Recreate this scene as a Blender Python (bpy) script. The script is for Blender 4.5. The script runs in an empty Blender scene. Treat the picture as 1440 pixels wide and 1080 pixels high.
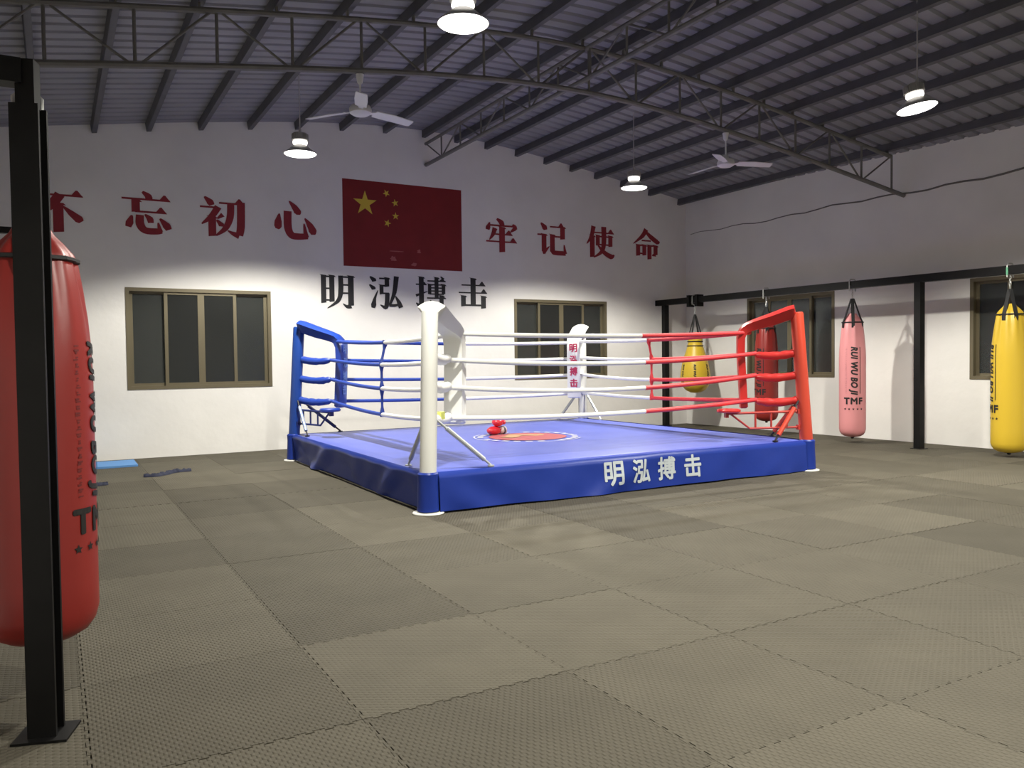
import bpy, bmesh, math, random
from mathutils import Vector, Matrix
random.seed(7)
SC = bpy.context.scene
COL = SC.collection
PI = math.pi
R = math.radians

# ------------------------------------------------------------------ camera
def make_camera():
    yaw, pitch, roll = R(29.48), R(-1.73), R(-0.69)
    fwd = Vector((math.sin(yaw) * math.cos(pitch), math.cos(yaw) * math.cos(pitch), math.sin(pitch)))
    right = Vector((math.cos(yaw), -math.sin(yaw), 0))
    up = right.cross(fwd)
    r2 = right * math.cos(roll) + up * math.sin(roll)
    u2 = up * math.cos(roll) - right * math.sin(roll)
    m = Matrix(((r2.x, u2.x, -fwd.x, 0), (r2.y, u2.y, -fwd.y, 0), (r2.z, u2.z, -fwd.z, 1.475), (0, 0, 0, 1)))
    cd = bpy.data.cameras.new('camera')
    cd.sensor_width = 36
    cd.lens = 36 * 1138.5 / 1440
    cd.clip_start = 0.02
    o = bpy.data.objects.new('camera', cd)
    o.matrix_world = m
    COL.objects.link(o)
    SC.camera = o
make_camera()

# ------------------------------------------------------------------ world, exposure, light settings
W = bpy.data.worlds.new('night')
SC.world = W
W.use_nodes = True
W.node_tree.nodes['Background'].inputs['Color'].default_value = (0.20, 0.26, 0.36, 1)
W.node_tree.nodes['Background'].inputs['Strength'].default_value = 0.012
SC.view_settings.view_transform = 'Standard'
SC.view_settings.look = 'None'
SC.view_settings.gamma = 1
SC.view_settings.use_curve_mapping = False
SC.view_settings.exposure = 0.0
LAMP_POWER = 1230.0          # each high-bay lamp
LAMP_CONE = 142.0            # degrees, the reflector's cut-off
LAMP_BLEND = 0.30
LAMP_COLOR = (1.0, 0.965, 0.86)
DISC_EMIT = 5.0

# ------------------------------------------------------------------ materials
def mat(name, color, rough=0.6, metal=0.0, spec=0.5, noise=None, bump=None, coat=0.0, emit=None):
    """noise=(scale, amount) colour variation; bump=(scale, strength, distance)"""
    m = bpy.data.materials.new(name)
    m.use_nodes = True
    nt = m.node_tree
    b = nt.nodes['Principled BSDF']
    b.inputs['Base Color'].default_value = (*color, 1)
    b.inputs['Roughness'].default_value = rough
    b.inputs['Metallic'].default_value = metal
    b.inputs['Specular IOR Level'].default_value = spec
    b.inputs['Coat Weight'].default_value = coat
    if emit:
        b.inputs['Emission Color'].default_value = (*emit[0], 1)
        b.inputs['Emission Strength'].default_value = emit[1]
    tc = None
    if noise or bump:
        tc = nt.nodes.new('ShaderNodeTexCoord')
    if noise:
        n = nt.nodes.new('ShaderNodeTexNoise')
        n.inputs['Scale'].default_value = noise[0]
        n.inputs['Detail'].default_value = 6
        nt.links.new(tc.outputs['Object'], n.inputs['Vector'])
        mr = nt.nodes.new('ShaderNodeMapRange')
        mr.inputs[1].default_value = 0.3
        mr.inputs[2].default_value = 0.7
        mr.inputs[3].default_value = 1 - noise[1]
        mr.inputs[4].default_value = 1 + noise[1] * 0.6
        nt.links.new(n.outputs['Fac'], mr.inputs[0])
        mx = nt.nodes.new('ShaderNodeVectorMath')
        mx.operation = 'SCALE'
        mx.inputs[0].default_value = color
        nt.links.new(mr.outputs[0], mx.inputs['Scale'])
        nt.links.new(mx.outputs[0], b.inputs['Base Color'])
    if bump:
        n2 = nt.nodes.new('ShaderNodeTexNoise')
        n2.inputs['Scale'].default_value = bump[0]
        n2.inputs['Detail'].default_value = 4
        nt.links.new(tc.outputs['Object'], n2.inputs['Vector'])
        bp = nt.nodes.new('ShaderNodeBump')
        bp.inputs['Strength'].default_value = bump[1]
        bp.inputs['Distance'].default_value = bump[2]
        nt.links.new(n2.outputs['Fac'], bp.inputs['Height'])
        nt.links.new(bp.outputs[0], b.inputs['Normal'])
    return m

M = {}
M['plaster'] = mat('white_plaster', (0.78, 0.765, 0.74), 0.9, spec=0.2, noise=(1.3, 0.05), bump=(6, 0.25, 0.02))
M['concrete'] = mat('concrete', (0.10, 0.10, 0.095), 0.9)
M['sheet'] = mat('roof_sheet', (0.25, 0.25, 0.275), 0.55, metal=0.0, noise=(2.0, 0.10))
M['steel_dark'] = mat('purlin_steel', (0.095, 0.095, 0.105), 0.6, noise=(4, 0.15))
M['steel_truss'] = mat('truss_steel', (0.15, 0.145, 0.135), 0.55, noise=(5, 0.2))
M['rack'] = mat('black_painted_steel', (0.0055, 0.0052, 0.0053), 0.5, spec=0.22, noise=(8, 0.3))
M['olive'] = mat('bronze_aluminium', (0.155, 0.132, 0.082), 0.45, metal=0.3)
M['trim'] = mat('dark_seam', (0.16, 0.15, 0.14), 0.9)
M['letter_red'] = mat('red_wall_paint', (0.26, 0.018, 0.028), 0.7, noise=(9, 0.1))
M['letter_black'] = mat('black_wall_paint', (0.013, 0.013, 0.015), 0.7)
M['flag_red'] = mat('flag_red_paint', (0.20, 0.009, 0.011), 0.7, noise=(3, 0.1))
M['flag_yellow'] = mat('flag_yellow_paint', (0.62, 0.46, 0.05), 0.7)
M['flag_worn'] = mat('flag_worn_paint', (0.36, 0.10, 0.10), 0.8)
M['ring_blue'] = mat('blue_vinyl', (0.012, 0.033, 0.24), 0.38, spec=0.22, bump=(14, 0.12, 0.01))
M['canvas_blue'] = mat('blue_canvas', (0.085, 0.115, 0.46), 0.40, spec=0.6, noise=(3, 0.06), bump=(10, 0.10, 0.01))
M['white_vinyl'] = mat('white_vinyl', (0.82, 0.82, 0.79), 0.45, bump=(12, 0.1, 0.01))
M['post_white'] = mat('white_post_paint', (0.66, 0.66, 0.62), 0.4)
M['post_blue'] = mat('blue_post_paint', (0.010, 0.05, 0.26), 0.35)
M['post_red'] = mat('red_post_paint', (0.50, 0.05, 0.025), 0.35)
M['pad_blue'] = mat('blue_pad_vinyl', (0.012, 0.045, 0.30), 0.33, spec=0.6)
M['pad_red'] = mat('red_pad_vinyl', (0.50, 0.022, 0.02), 0.36)
M['rope_blue'] = mat('blue_rope_cover', (0.02, 0.055, 0.32), 0.5)
M['rope_white'] = mat('white_rope_cover', (0.76, 0.755, 0.72), 0.5)
M['rope_red'] = mat('red_rope_cover', (0.62, 0.035, 0.045), 0.5)
M['silver'] = mat('silver_tube', (0.50, 0.52, 0.53), 0.4, metal=0.5)
M['frame_blue'] = mat('dark_blue_tube', (0.01, 0.02, 0.12), 0.4)
M['strut_blue'] = mat('pale_blue_tube', (0.25, 0.33, 0.55), 0.35, metal=0.3)
M['frame_red'] = mat('red_tube', (0.42, 0.03, 0.02), 0.4)
M['dark_metal'] = mat('dark_metal', (0.03, 0.03, 0.035), 0.45, metal=0.5)
M['print_white'] = mat('pale_print', (0.46, 0.51, 0.54), 0.6)
M['print_red'] = mat('red_print', (0.52, 0.03, 0.10), 0.6)
M['print_faint'] = mat('faint_blue_print', (0.13, 0.22, 0.55), 0.6)
M['emblem_red'] = mat('emblem_red_print', (0.36, 0.085, 0.10), 0.5)
M['emblem_gold'] = mat('emblem_gold_print', (0.42, 0.25, 0.13), 0.5)
M['emblem_white'] = mat('emblem_white_print', (0.55, 0.55, 0.66), 0.5)
M['bag_red'] = mat('red_bag_vinyl', (0.25, 0.018, 0.014), 0.42, bump=(5, 0.12, 0.02))
M['bag_pink'] = mat('pink_bag_vinyl', (0.68, 0.27, 0.28), 0.42, bump=(5, 0.12, 0.02))
M['bag_yellow'] = mat('yellow_bag_vinyl', (0.62, 0.42, 0.03), 0.42, bump=(5, 0.12, 0.02))
M['bag_black'] = mat('black_webbing', (0.010, 0.010, 0.011), 0.6)
M['print_black'] = mat('black_print', (0.012, 0.011, 0.011), 0.55)
M['print_pinkgrey'] = mat('faded_pink_print', (0.50, 0.20, 0.22), 0.6)
M['print_darkred'] = mat('faded_dark_print', (0.13, 0.012, 0.012), 0.6)
M['chain'] = mat('chain_steel', (0.55, 0.55, 0.53), 0.35, metal=0.8)
M['green_tape'] = mat('green_tape', (0.10, 0.36, 0.20), 0.5)
M['glove_red'] = mat('red_glove_leather', (0.62, 0.02, 0.035), 0.35)
M['glove_pale'] = mat('pale_glove_leather', (0.60, 0.50, 0.48), 0.5)
M['glove_dark'] = mat('dark_glove_strap', (0.06, 0.06, 0.08), 0.5)
M['mat_blue'] = mat('sky_blue_mat', (0.10, 0.26, 0.56), 0.8)
M['navy'] = mat('navy_cloth', (0.010, 0.013, 0.035), 0.8)
M['lamp_grey'] = mat('lamp_aluminium', (0.45, 0.44, 0.42), 0.4, metal=0.4)
M['fan_white'] = mat('white_fan_paint', (0.60, 0.60, 0.61), 0.45)
M['cord'] = mat('grey_cord', (0.38, 0.37, 0.37), 0.6)
M['tag_yellow'] = mat('yellow_tag', (0.66, 0.70, 0.16), 0.6)

def emit_mat(name, color, s):
    m = bpy.data.materials.new(name)
    m.use_nodes = True
    nt = m.node_tree
    nt.nodes.clear()
    e = nt.nodes.new('ShaderNodeEmission')
    e.inputs['Color'].default_value = (*color, 1)
    e.inputs['Strength'].default_value = s
    o = nt.nodes.new('ShaderNodeOutputMaterial')
    nt.links.new(e.outputs[0], o.inputs[0])
    return m
M['lamp_lens'] = emit_mat('lamp_lens', (1, 0.97, 0.92), DISC_EMIT)
M['lamp_glow'] = emit_mat('lamp_glow_band', (1, 0.95, 0.88), 3.0)

def glass_mat(name, tint, dust):
    m = bpy.data.materials.new(name)
    m.use_nodes = True
    nt = m.node_tree
    nt.nodes.clear()
    tr = nt.nodes.new('ShaderNodeBsdfTransparent')
    tr.inputs['Color'].default_value = (*tint, 1)
    gl = nt.nodes.new('ShaderNodeBsdfGlossy')
    gl.inputs['Roughness'].default_value = 0.22
    gl.inputs['Color'].default_value = (0.8, 0.85, 0.85, 1)
    df = nt.nodes.new('ShaderNodeBsdfDiffuse')
    df.inputs['Color'].default_value = (0.20, 0.21, 0.195, 1)
    fr = nt.nodes.new('ShaderNodeFresnel')
    fr.inputs['IOR'].default_value = 1.5
    m1 = nt.nodes.new('ShaderNodeMixShader')
    m1.inputs[0].default_value = dust
    m2 = nt.nodes.new('ShaderNodeMixShader')
    o = nt.nodes.new('ShaderNodeOutputMaterial')
    nt.links.new(tr.outputs[0], m1.inputs[1])
    nt.links.new(df.outputs[0], m1.inputs[2])
    nt.links.new(fr.outputs[0], m2.inputs[0])
    nt.links.new(m1.outputs[0], m2.inputs[1])
    nt.links.new(gl.outputs[0], m2.inputs[2])
    nt.links.new(m2.outputs[0], o.inputs[0])
    return m
M['glass_dusty'] = glass_mat('dusty_glass', (0.6, 0.62, 0.62), 0.13)
M['glass_dark'] = glass_mat('dark_screened_glass', (0.4, 0.4, 0.42), 0.075)

def foam_mat_material(turn):
    m = bpy.data.materials.new('grey_foam_mat')
    m.use_nodes = True
    nt = m.node_tree
    b = nt.nodes['Principled BSDF']
    b.inputs['Roughness'].default_value = 0.75
    b.inputs['Specular IOR Level'].default_value = 0.12
    tc = nt.nodes.new('ShaderNodeTexCoord')
    oi = nt.nodes.new('ShaderNodeObjectInfo')
    mp = nt.nodes.new('ShaderNodeMapping')
    mp.inputs['Rotation'].default_value = (0, 0, PI / 2 if turn else 0)
    nt.links.new(tc.outputs['Object'], mp.inputs['Vector'])
    sp = nt.nodes.new('ShaderNodeSeparateXYZ')
    nt.links.new(mp.outputs[0], sp.inputs[0])
    def math_node(op, a, b=None):
        q = nt.nodes.new('ShaderNodeMath')
        q.operation = op
        for i, v in enumerate((a, b)):
            if v is None: continue
            if isinstance(v, (int, float)): q.inputs[i].default_value = v
            else: nt.links.new(v, q.inputs[i])
        return q.outputs[0]
    cu_ = math_node('COSINE', math_node('MULTIPLY', sp.outputs[0], 2 * PI / 0.050))
    cv_ = math_node('COSINE', math_node('MULTIPLY', sp.outputs[1], 2 * PI / 0.030))
    hh = math_node('MAXIMUM', math_node('MULTIPLY', cu_, cv_), 0.0)
    hh = math_node('POWER', hh, 0.6)
    bp = nt.nodes.new('ShaderNodeBump')
    bp.inputs['Strength'].default_value = 0.9
    bp.inputs['Distance'].default_value = 0.005
    nt.links.new(hh, bp.inputs['Height'])
    nt.links.new(bp.outputs[0], b.inputs['Normal'])
    n = nt.nodes.new('ShaderNodeTexNoise')
    n.inputs['Scale'].default_value = 2.2
    n.inputs['Detail'].default_value = 5
    nt.links.new(tc.outputs['Object'], n.inputs['Vector'])
    a = nt.nodes.new('ShaderNodeMapRange')
    a.inputs[3].default_value = 0.80
    a.inputs[4].default_value = 1.16
    nt.links.new(oi.outputs['Random'], a.inputs[0])
    c = nt.nodes.new('ShaderNodeMapRange')
    c.inputs[1].default_value = 0.3
    c.inputs[2].default_value = 0.7
    c.inputs[3].default_value = 0.92
    c.inputs[4].default_value = 1.08
    nt.links.new(n.outputs['Fac'], c.inputs[0])
    mu = nt.nodes.new('ShaderNodeMath')
    mu.operation = 'MULTIPLY'
    nt.links.new(a.outputs[0], mu.inputs[0])
    nt.links.new(c.outputs[0], mu.inputs[1])
    vs = nt.nodes.new('ShaderNodeVectorMath')
    vs.operation = 'SCALE'
    vs.inputs[0].default_value = (0.092, 0.083, 0.0635)
    nt.links.new(mu.outputs[0], vs.inputs['Scale'])
    nt.links.new(vs.outputs[0], b.inputs['Base Color'])
    return m
M['foam'], M['foam_turned'] = foam_mat_material(False), foam_mat_material(True)

# ------------------------------------------------------------------ mesh helpers
ORIGIN = {}          # object name -> world position of its frame (translation-only parents)

class MB:
    def __init__(s):
        s.v, s.f = [], []
    def add(s, verts, faces):
        o = len(s.v)
        s.v += [Vector(p) for p in verts]
        s.f += [tuple(i + o for i in f) for f in faces]
        return s
    def box(s, x0, x1, y0, y1, z0, z1):
        return s.add([(x0, y0, z0), (x1, y0, z0), (x1, y1, z0), (x0, y1, z0), (x0, y0, z1), (x1, y0, z1), (x1, y1, z1), (x0, y1, z1)],
                     [(0, 3, 2, 1), (4, 5, 6, 7), (0, 1, 5, 4), (1, 2, 6, 5), (2, 3, 7, 6), (3, 0, 4, 7)])
    def obox(s, c, ex, ey, ez):
        """oriented box: centre and three half-extent vectors"""
        c, ex, ey, ez = map(Vector, (c, ex, ey, ez))
        p = [c + a * ex + b * ey + d * ez for d in (-1, 1) for a, b in ((-1, -1), (1, -1), (1, 1), (-1, 1))]
        return s.add(p, [(0, 3, 2, 1), (4, 5, 6, 7), (0, 1, 5, 4), (1, 2, 6, 5), (2, 3, 7, 6), (3, 0, 4, 7)])
    def bar(s, p, q, w, h, up=(0, 0, 1)):
        p, q = Vector(p), Vector(q)
        d = (q - p)
        ex = d.normalized()
        u = Vector(up)
        ey = u.cross(ex)
        if ey.length < 1e-4:
            ey = Vector((1, 0, 0)).cross(ex)
        ey.normalize()
        ez = ex.cross(ey)
        return s.obox((p + q) / 2, d / 2, ey * w / 2, ez * h / 2)
    def tube(s, pts, r, n=8, cap=True, closed=False):
        pts = [Vector(p) for p in pts]
        k = len(pts)
        rs = r if isinstance(r, (list, tuple)) else [r] * k
        prev = None
        rings = []
        for i, p in enumerate(pts):
            if closed:
                t = pts[(i + 1) % k] - pts[i - 1]
            else:
                t = pts[min(i + 1, k - 1)] - pts[max(i - 1, 0)]
            t.normalize()
            if prev is None:
                a = Vector((0, 0, 1)) if abs(t.z) < 0.9 else Vector((1, 0, 0))
            else:
                a = prev
            b = t.cross(a)
            b.normalize()
            a = b.cross(t)
            prev = a
            rings.append([p + (a * math.cos(2 * PI * j / n) + b * math.sin(2 * PI * j / n)) * rs[i] for j in range(n)])
        vs = [v for g in rings for v in g]
        fs = []
        for i in range(k if closed else k - 1):
            i2 = (i + 1) % k
            for j in range(n):
                j2 = (j + 1) % n
                fs.append((i * n + j, i * n + j2, i2 * n + j2, i2 * n + j))
        if cap and not closed:
            fs.append(tuple(range(n - 1, -1, -1)))
            fs.append(tuple((k - 1) * n + j for j in range(n)))
        return s.add(vs, fs)
    def lathe(s, prof, n=24, c=(0, 0, 0), flute=None):
        """prof: list of (r, z); flute(z, angle) -> radius factor"""
        vs, fs = [], []
        for r, z in prof:
            for j in range(n):
                a = 2 * PI * j / n
                q = r * (flute(z, a) if flute else 1)
                vs.append((c[0] + q * math.cos(a), c[1] + q * math.sin(a), c[2] + z))
        k = len(prof)
        for i in range(k - 1):
            for j in range(n):
                j2 = (j + 1) % n
                fs.append((i * n + j, i * n + j2, (i + 1) * n + j2, (i + 1) * n + j))
        if prof[0][0] > 1e-6:
            fs.append(tuple(range(n - 1, -1, -1)))
        if prof[-1][0] > 1e-6:
            fs.append(tuple((k - 1) * n + j for j in range(n)))
        return s.add(vs, fs)
    def prism(s, poly, O, ex, ey, th):
        """flat polygon in frame (O, ex, ey), thickened by th along ex x ey"""
        O, ex, ey = Vector(O), Vector(ex), Vector(ey)
        en = ex.cross(ey).normalized()
        n = len(poly)
        a = [O + ex * x + ey * y for x, y in poly]
        b = [p + en * th for p in a]
        fs = [tuple(range(n - 1, -1, -1)), tuple(range(n, 2 * n))]
        fs += [(i, (i + 1) % n, n + (i + 1) % n, n + i) for i in range(n)]
        return s.add(a + b, fs)
    def mesh(s, name, m, off=(0, 0, 0), smooth=35):
        me = bpy.data.meshes.new(name)
        off = Vector(off)
        me.from_pydata([tuple(v - off) for v in s.v], [], s.f)
        for mm in (m if isinstance(m, list) else [m]):
            me.materials.append(mm)
        me.validate()
        if smooth:
            me.polygons.foreach_set('use_smooth', [True] * len(me.polygons))
            me.set_sharp_from_angle(angle=R(smooth))
        me.update()
        return me
    def build(s, name, m, parent=None, smooth=35, local=False, label=None, fix=False):
        """verts are in world coordinates unless local"""
        off = Vector((0, 0, 0))
        if parent is not None and not local:
            off = ORIGIN.get(parent.name, Vector((0, 0, 0)))
        me = s.mesh(name, m, off, smooth)
        if fix:
            bm = bmesh.new(); bm.from_mesh(me)
            bmesh.ops.recalc_face_normals(bm, faces=bm.faces)
            bm.to_mesh(me); bm.free()
        o = bpy.data.objects.new(name, me)
        COL.objects.link(o)
        if parent is not None:
            o.parent = parent
        ORIGIN[o.name] = off
        if label:
            o['label'] = label
        return o

def thing(name, label, cat, loc=(0, 0, 0), rotz=0.0, group=None):
    o = bpy.data.objects.new(name, None)
    o.empty_display_size = 0.1
    COL.objects.link(o)
    o.location = loc
    o.rotation_euler = (0, 0, rotz)
    o['label'] = label
    o['category'] = cat
    if group:
        o['group'] = group
    ORIGIN[o.name] = Vector(loc)
    return o

def tag(o, label, cat, group=None):
    o['label'] = label
    o['category'] = cat
    if group:
        o['group'] = group
    return o

def struct(o):
    o['kind'] = 'structure'
    return o

def text_mesh(body, size=1.0, offset=0.0, shear=0.0, spacing=1.0):
    """flat text as (verts, faces), centred on its box"""
    cu = bpy.data.curves.new('text', 'FONT')
    cu.body = body
    cu.size = size
    cu.offset = offset
    cu.shear = shear
    cu.space_character = spacing
    cu.resolution_u = 3
    o = bpy.data.objects.new('text', cu)
    COL.objects.link(o)
    dg = bpy.context.evaluated_depsgraph_get()
    dg.update()
    me = bpy.data.meshes.new_from_object(o.evaluated_get(dg))
    vs = [(v.co.x, v.co.y) for v in me.vertices]
    fs = [tuple(p.vertices) for p in me.polygons]
    bpy.data.objects.remove(o)
    bpy.data.curves.remove(cu)
    bpy.data.meshes.remove(me)
    x0, x1 = min(v[0] for v in vs), max(v[0] for v in vs)
    y0, y1 = min(v[1] for v in vs), max(v[1] for v in vs)
    cx, cy = (x0 + x1) / 2, (y0 + y1) / 2
    return [(x - cx, y - cy) for x, y in vs], fs, x1 - x0, y1 - y0

def bold(d):
    """shifts of the copies that thicken a flat print"""
    return [(0, 0), (d, 0), (-d, 0), (0, d), (0, -d), (d * .7, d * .7), (-d * .7, -d * .7), (d * .7, -d * .7), (-d * .7, d * .7)]

def slice_flat(verts, faces, cut):
    """cut flat faces into a grid so that they can follow a curved surface"""
    bm = bmesh.new()
    vv = [bm.verts.new((x, y, 0)) for x, y in verts]
    for f in faces:
        try: bm.faces.new([vv[i] for i in f])
        except ValueError: pass
    for ax in (0, 1):
        c = [v[ax] for v in verts]
        x = math.floor(min(c) / cut) * cut
        while x < max(c):
            no = (1, 0, 0) if ax == 0 else (0, 1, 0)
            bmesh.ops.bisect_plane(bm, geom=bm.verts[:] + bm.edges[:] + bm.faces[:], plane_co=tuple(x * q for q in no), plane_no=no)
            x += cut
    bm.verts.index_update()
    v2 = [(v.co.x, v.co.y) for v in bm.verts]
    f2 = [tuple(v.index for v in f.verts) for f in bm.faces]
    bm.free()
    return v2, f2

def fit_text(body, w, h, **k):
    vs, fs, tw, th = text_mesh(body, **k)
    return [(x * w / tw, y * h / th) for x, y in vs], fs

# ------------------------------------------------------------------ room dimensions
YB = 13.85                       # back wall
XL = -1.0                        # left wall
YF = -3.0                        # wall behind the camera
CR = Vector((12.32, YB, 0))      # corner of the back and the right wall
DR = Vector((0.0506, -0.99872, 0))   # along the right wall, towards the camera
NR = Vector((-0.99872, -0.0506, 0))  # into the room
def wall_x(y):
    return 12.32 + (YB - y) * 0.0507
def arch(x):
    return -0.44 * (math.sqrt(1 + ((x - 5.95) / 2.5) ** 2) - 1)
def roof_z(x):
    return 5.70 + arch(x)
PB = 5.60                        # purlin undersides: PB + arch

WIN_B = [(0.985, 3.195), (7.897, 10.13)]      # windows in the back wall (x)
WIN_R = [(1.75, 3.80), (6.26, 8.45)]          # windows in the right wall (distance from the corner)
WZ0, WZ1 = 1.075, 2.665

# ------------------------------------------------------------------ walls
def wall_with_holes(name, O, d, n, length, top, holes, step):
    """O: corner on the room face, d: along, n: into the room; top(s) height"""
    cuts = {0.0, length}
    k = 0
    while k * step < length:
        cuts.add(round(k * step, 4)); k += 1
    for a, b in holes:
        cuts = {c for c in cuts if not (abs(c - a) < 0.08 or abs(c - b) < 0.08)}
        cuts |= {a, b}
    cuts = sorted(cuts)
    mb = MB()
    th = 0.22
    def block(s0, s1, zl, zr0, zr1):
        P = lambda s, z, t: O + d * s + Vector((0, 0, z)) - n * t
        v = [P(s0, zl, 0), P(s1, zl, 0), P(s1, zr1, 0), P(s0, zr0, 0), P(s0, zl, th), P(s1, zl, th), P(s1, zr1, th), P(s0, zr0, th)]
        mb.add(v, [(0, 1, 2, 3), (5, 4, 7, 6), (4, 0, 3, 7), (1, 5, 6, 2), (3, 2, 6, 7), (4, 5, 1, 0)])
    for s0, s1 in zip(cuts, cuts[1:]):
        mid = (s0 + s1) / 2
        if any(a < mid < b for a, b in holes):
            block(s0, s1, -0.2, WZ0, WZ0)
            block(s0, s1, WZ1, top(s0), top(s1))
        else:
            block(s0, s1, -0.2, top(s0), top(s1))
    o = mb.build(name, M['plaster'], smooth=0, fix=True)
    return struct(o)

wall_back = wall_with_holes('wall_back', Vector((XL, YB, 0)), Vector((1, 0, 0)), Vector((0, -1, 0)), CR.x - XL + 0.25,
                            lambda s: roof_z(XL + s) + 0.02, [(a - XL, b - XL) for a, b in WIN_B], 0.4)
LEN_R = (YB - YF) / 0.99872
wall_right = wall_with_holes('wall_right', CR.copy(), DR, NR, LEN_R, lambda s: roof_z(CR.x + s * 0.0506) + 0.02, WIN_R, 2.0)
wall_left = wall_with_holes('wall_left', Vector((XL, YF, 0)), Vector((0, 1, 0)), Vector((1, 0, 0)), YB - YF, lambda s: roof_z(XL) + 0.02, [], 4.0)
wall_front = wall_with_holes('wall_front', Vector((wall_x(YF), YF, 0)), Vector((-1, 0, 0)), Vector((0, 1, 0)), wall_x(YF) - XL,
                             lambda s: roof_z(wall_x(YF) - s) + 0.02, [], 0.5)

# the rough joint along the upper part of the right wall
mb = MB()
pts = []
for i in range(40):
    s = 0.15 + i * 0.30
    pts.append(CR + DR * s + NR * 0.003 + Vector((0, 0, 4.19 + 0.02 * math.sin(i * 1.7) + 0.012 * math.sin(i * 0.6) + (0.0 if i < 9 else 0.02))))
rad = [0.006 + 0.012 * min(1, i / 26) for i in range(40)]
mb.tube(pts, rad, 6)
o = struct(mb.build('trim_1', M['trim']))
o['label'] = 'dark rough plaster joint running along the upper right wall'

# ------------------------------------------------------------------ ceiling: arched corrugated sheet
def make_ceiling():
    xs = [XL - 0.1 + i * (14.5 / 36) for i in range(37)]
    prof = []
    y = YF - 0.1
    while y < YB + 0.1:
        prof += [(y, 0.0), (y + 0.15, 0.0), (y + 0.17, 0.035), (y + 0.21, 0.035)]
        y += 0.23
    vs = [(x, py, roof_z(x) + pz) for x in xs for py, pz in prof]
    n = len(prof)
    fs = [(i * n + j, (i + 1) * n + j, (i + 1) * n + j + 1, i * n + j + 1) for i in range(len(xs) - 1) for j in range(n - 1)]
    # an outer skin so that the sheet has thickness
    k = len(vs)
    vs += [(x, py, roof_z(x) + 0.06) for x in xs for py in (YF - 0.1, YB + 0.1)]
    fs += [(k + 2 * i, k + 2 * i + 1, k + 2 * i + 3, k + 2 * i + 2) for i in range(len(xs) - 1)]
    mb = MB().add(vs, fs)
    return struct(mb.build('ceiling', M['sheet'], smooth=0))
ceiling = make_ceiling()

# ------------------------------------------------------------------ floor and its interlocking foam mats
fl = MB().box(XL - 0.2, 13.4, YF - 0.2, YB + 0.2, -0.2, -0.013)
floor = struct(fl.build('floor', M['concrete'], smooth=0))

def jig_side(p, q, n, tooth, phase):
    """points from p (inclusive) to q (exclusive) with n interlocking teeth"""
    p, q = Vector(p), Vector(q)
    d = q - p
    L = d.length
    d.normalize()
    nrm = Vector((d.y, -d.x))
    pts = [p]
    w = L / n
    for i in range(n):
        s = 1 if (i + phase) % 2 == 0 else -1
        c = (i + 0.5) * w
        for t, h in ((-0.40, 0.0), (-0.47, tooth), (0.47, tooth), (0.40, 0.0)):
            if s > 0:
                pts.append(p + d * (c + t * w) + nrm * h)
    return pts
def mat_mesh(jig, m_='foam'):
    g = 0.0012
    a, b = -0.5 + g, 0.5 - g
    # out on two sides, in on the other two, so that neighbours lock
    t = 0.016
    P = []
    def side(p, q, out, ph):
        p2, q2 = Vector(p), Vector(q)
        pts = jig_side(p2, q2, 25, t - 0.003 if out else -(t), ph) if jig else [p2]
        P.extend(pts)
    side((a, a), (b, a), True, 1)
    side((b, a), (b, b), True, 1)
    side((b, b), (a, b), False, 1)
    side((a, b), (a, a), False, 1)
    n = len(P)
    vs = [(p.x, p.y, 0) for p in P] + [(p.x, p.y, -0.011) for p in P]
    fs = [tuple(range(n))] + [((i + 1) % n, i, n + i, n + (i + 1) % n) for i in range(n)]
    me = MB().add(vs, fs).mesh('foam_mat', M[m_], smooth=0)
    return me
MAT_J, MAT_S = [mat_mesh(True), mat_mesh(True, 'foam_turned')], [mat_mesh(False), mat_mesh(False, 'foam_turned')]

def clip_poly(poly):
    """keep what lies on the room side of the right wall and of the others"""
    planes = [((1, 0.0507), 12.32 + YB * 0.0507 - 0.004), ((0, 1), YB - 0.004), ((-1, 0), -XL - 0.004)]
    for (a, b), c in planes:
        out = []
        for i in range(len(poly)):
            p, q = poly[i], poly[(i + 1) % len(poly)]
            fp, fq = a * p[0] + b * p[1] - c, a * q[0] + b * q[1] - c
            if fp <= 0:
                out.append(p)
            if (fp < 0 < fq) or (fq < 0 < fp):
                t = fp / (fp - fq)
                out.append((p[0] + t * (q[0] - p[0]), p[1] + t * (q[1] - p[1])))
        poly = out
        if len(poly) < 3:
            return []
    return poly

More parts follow.
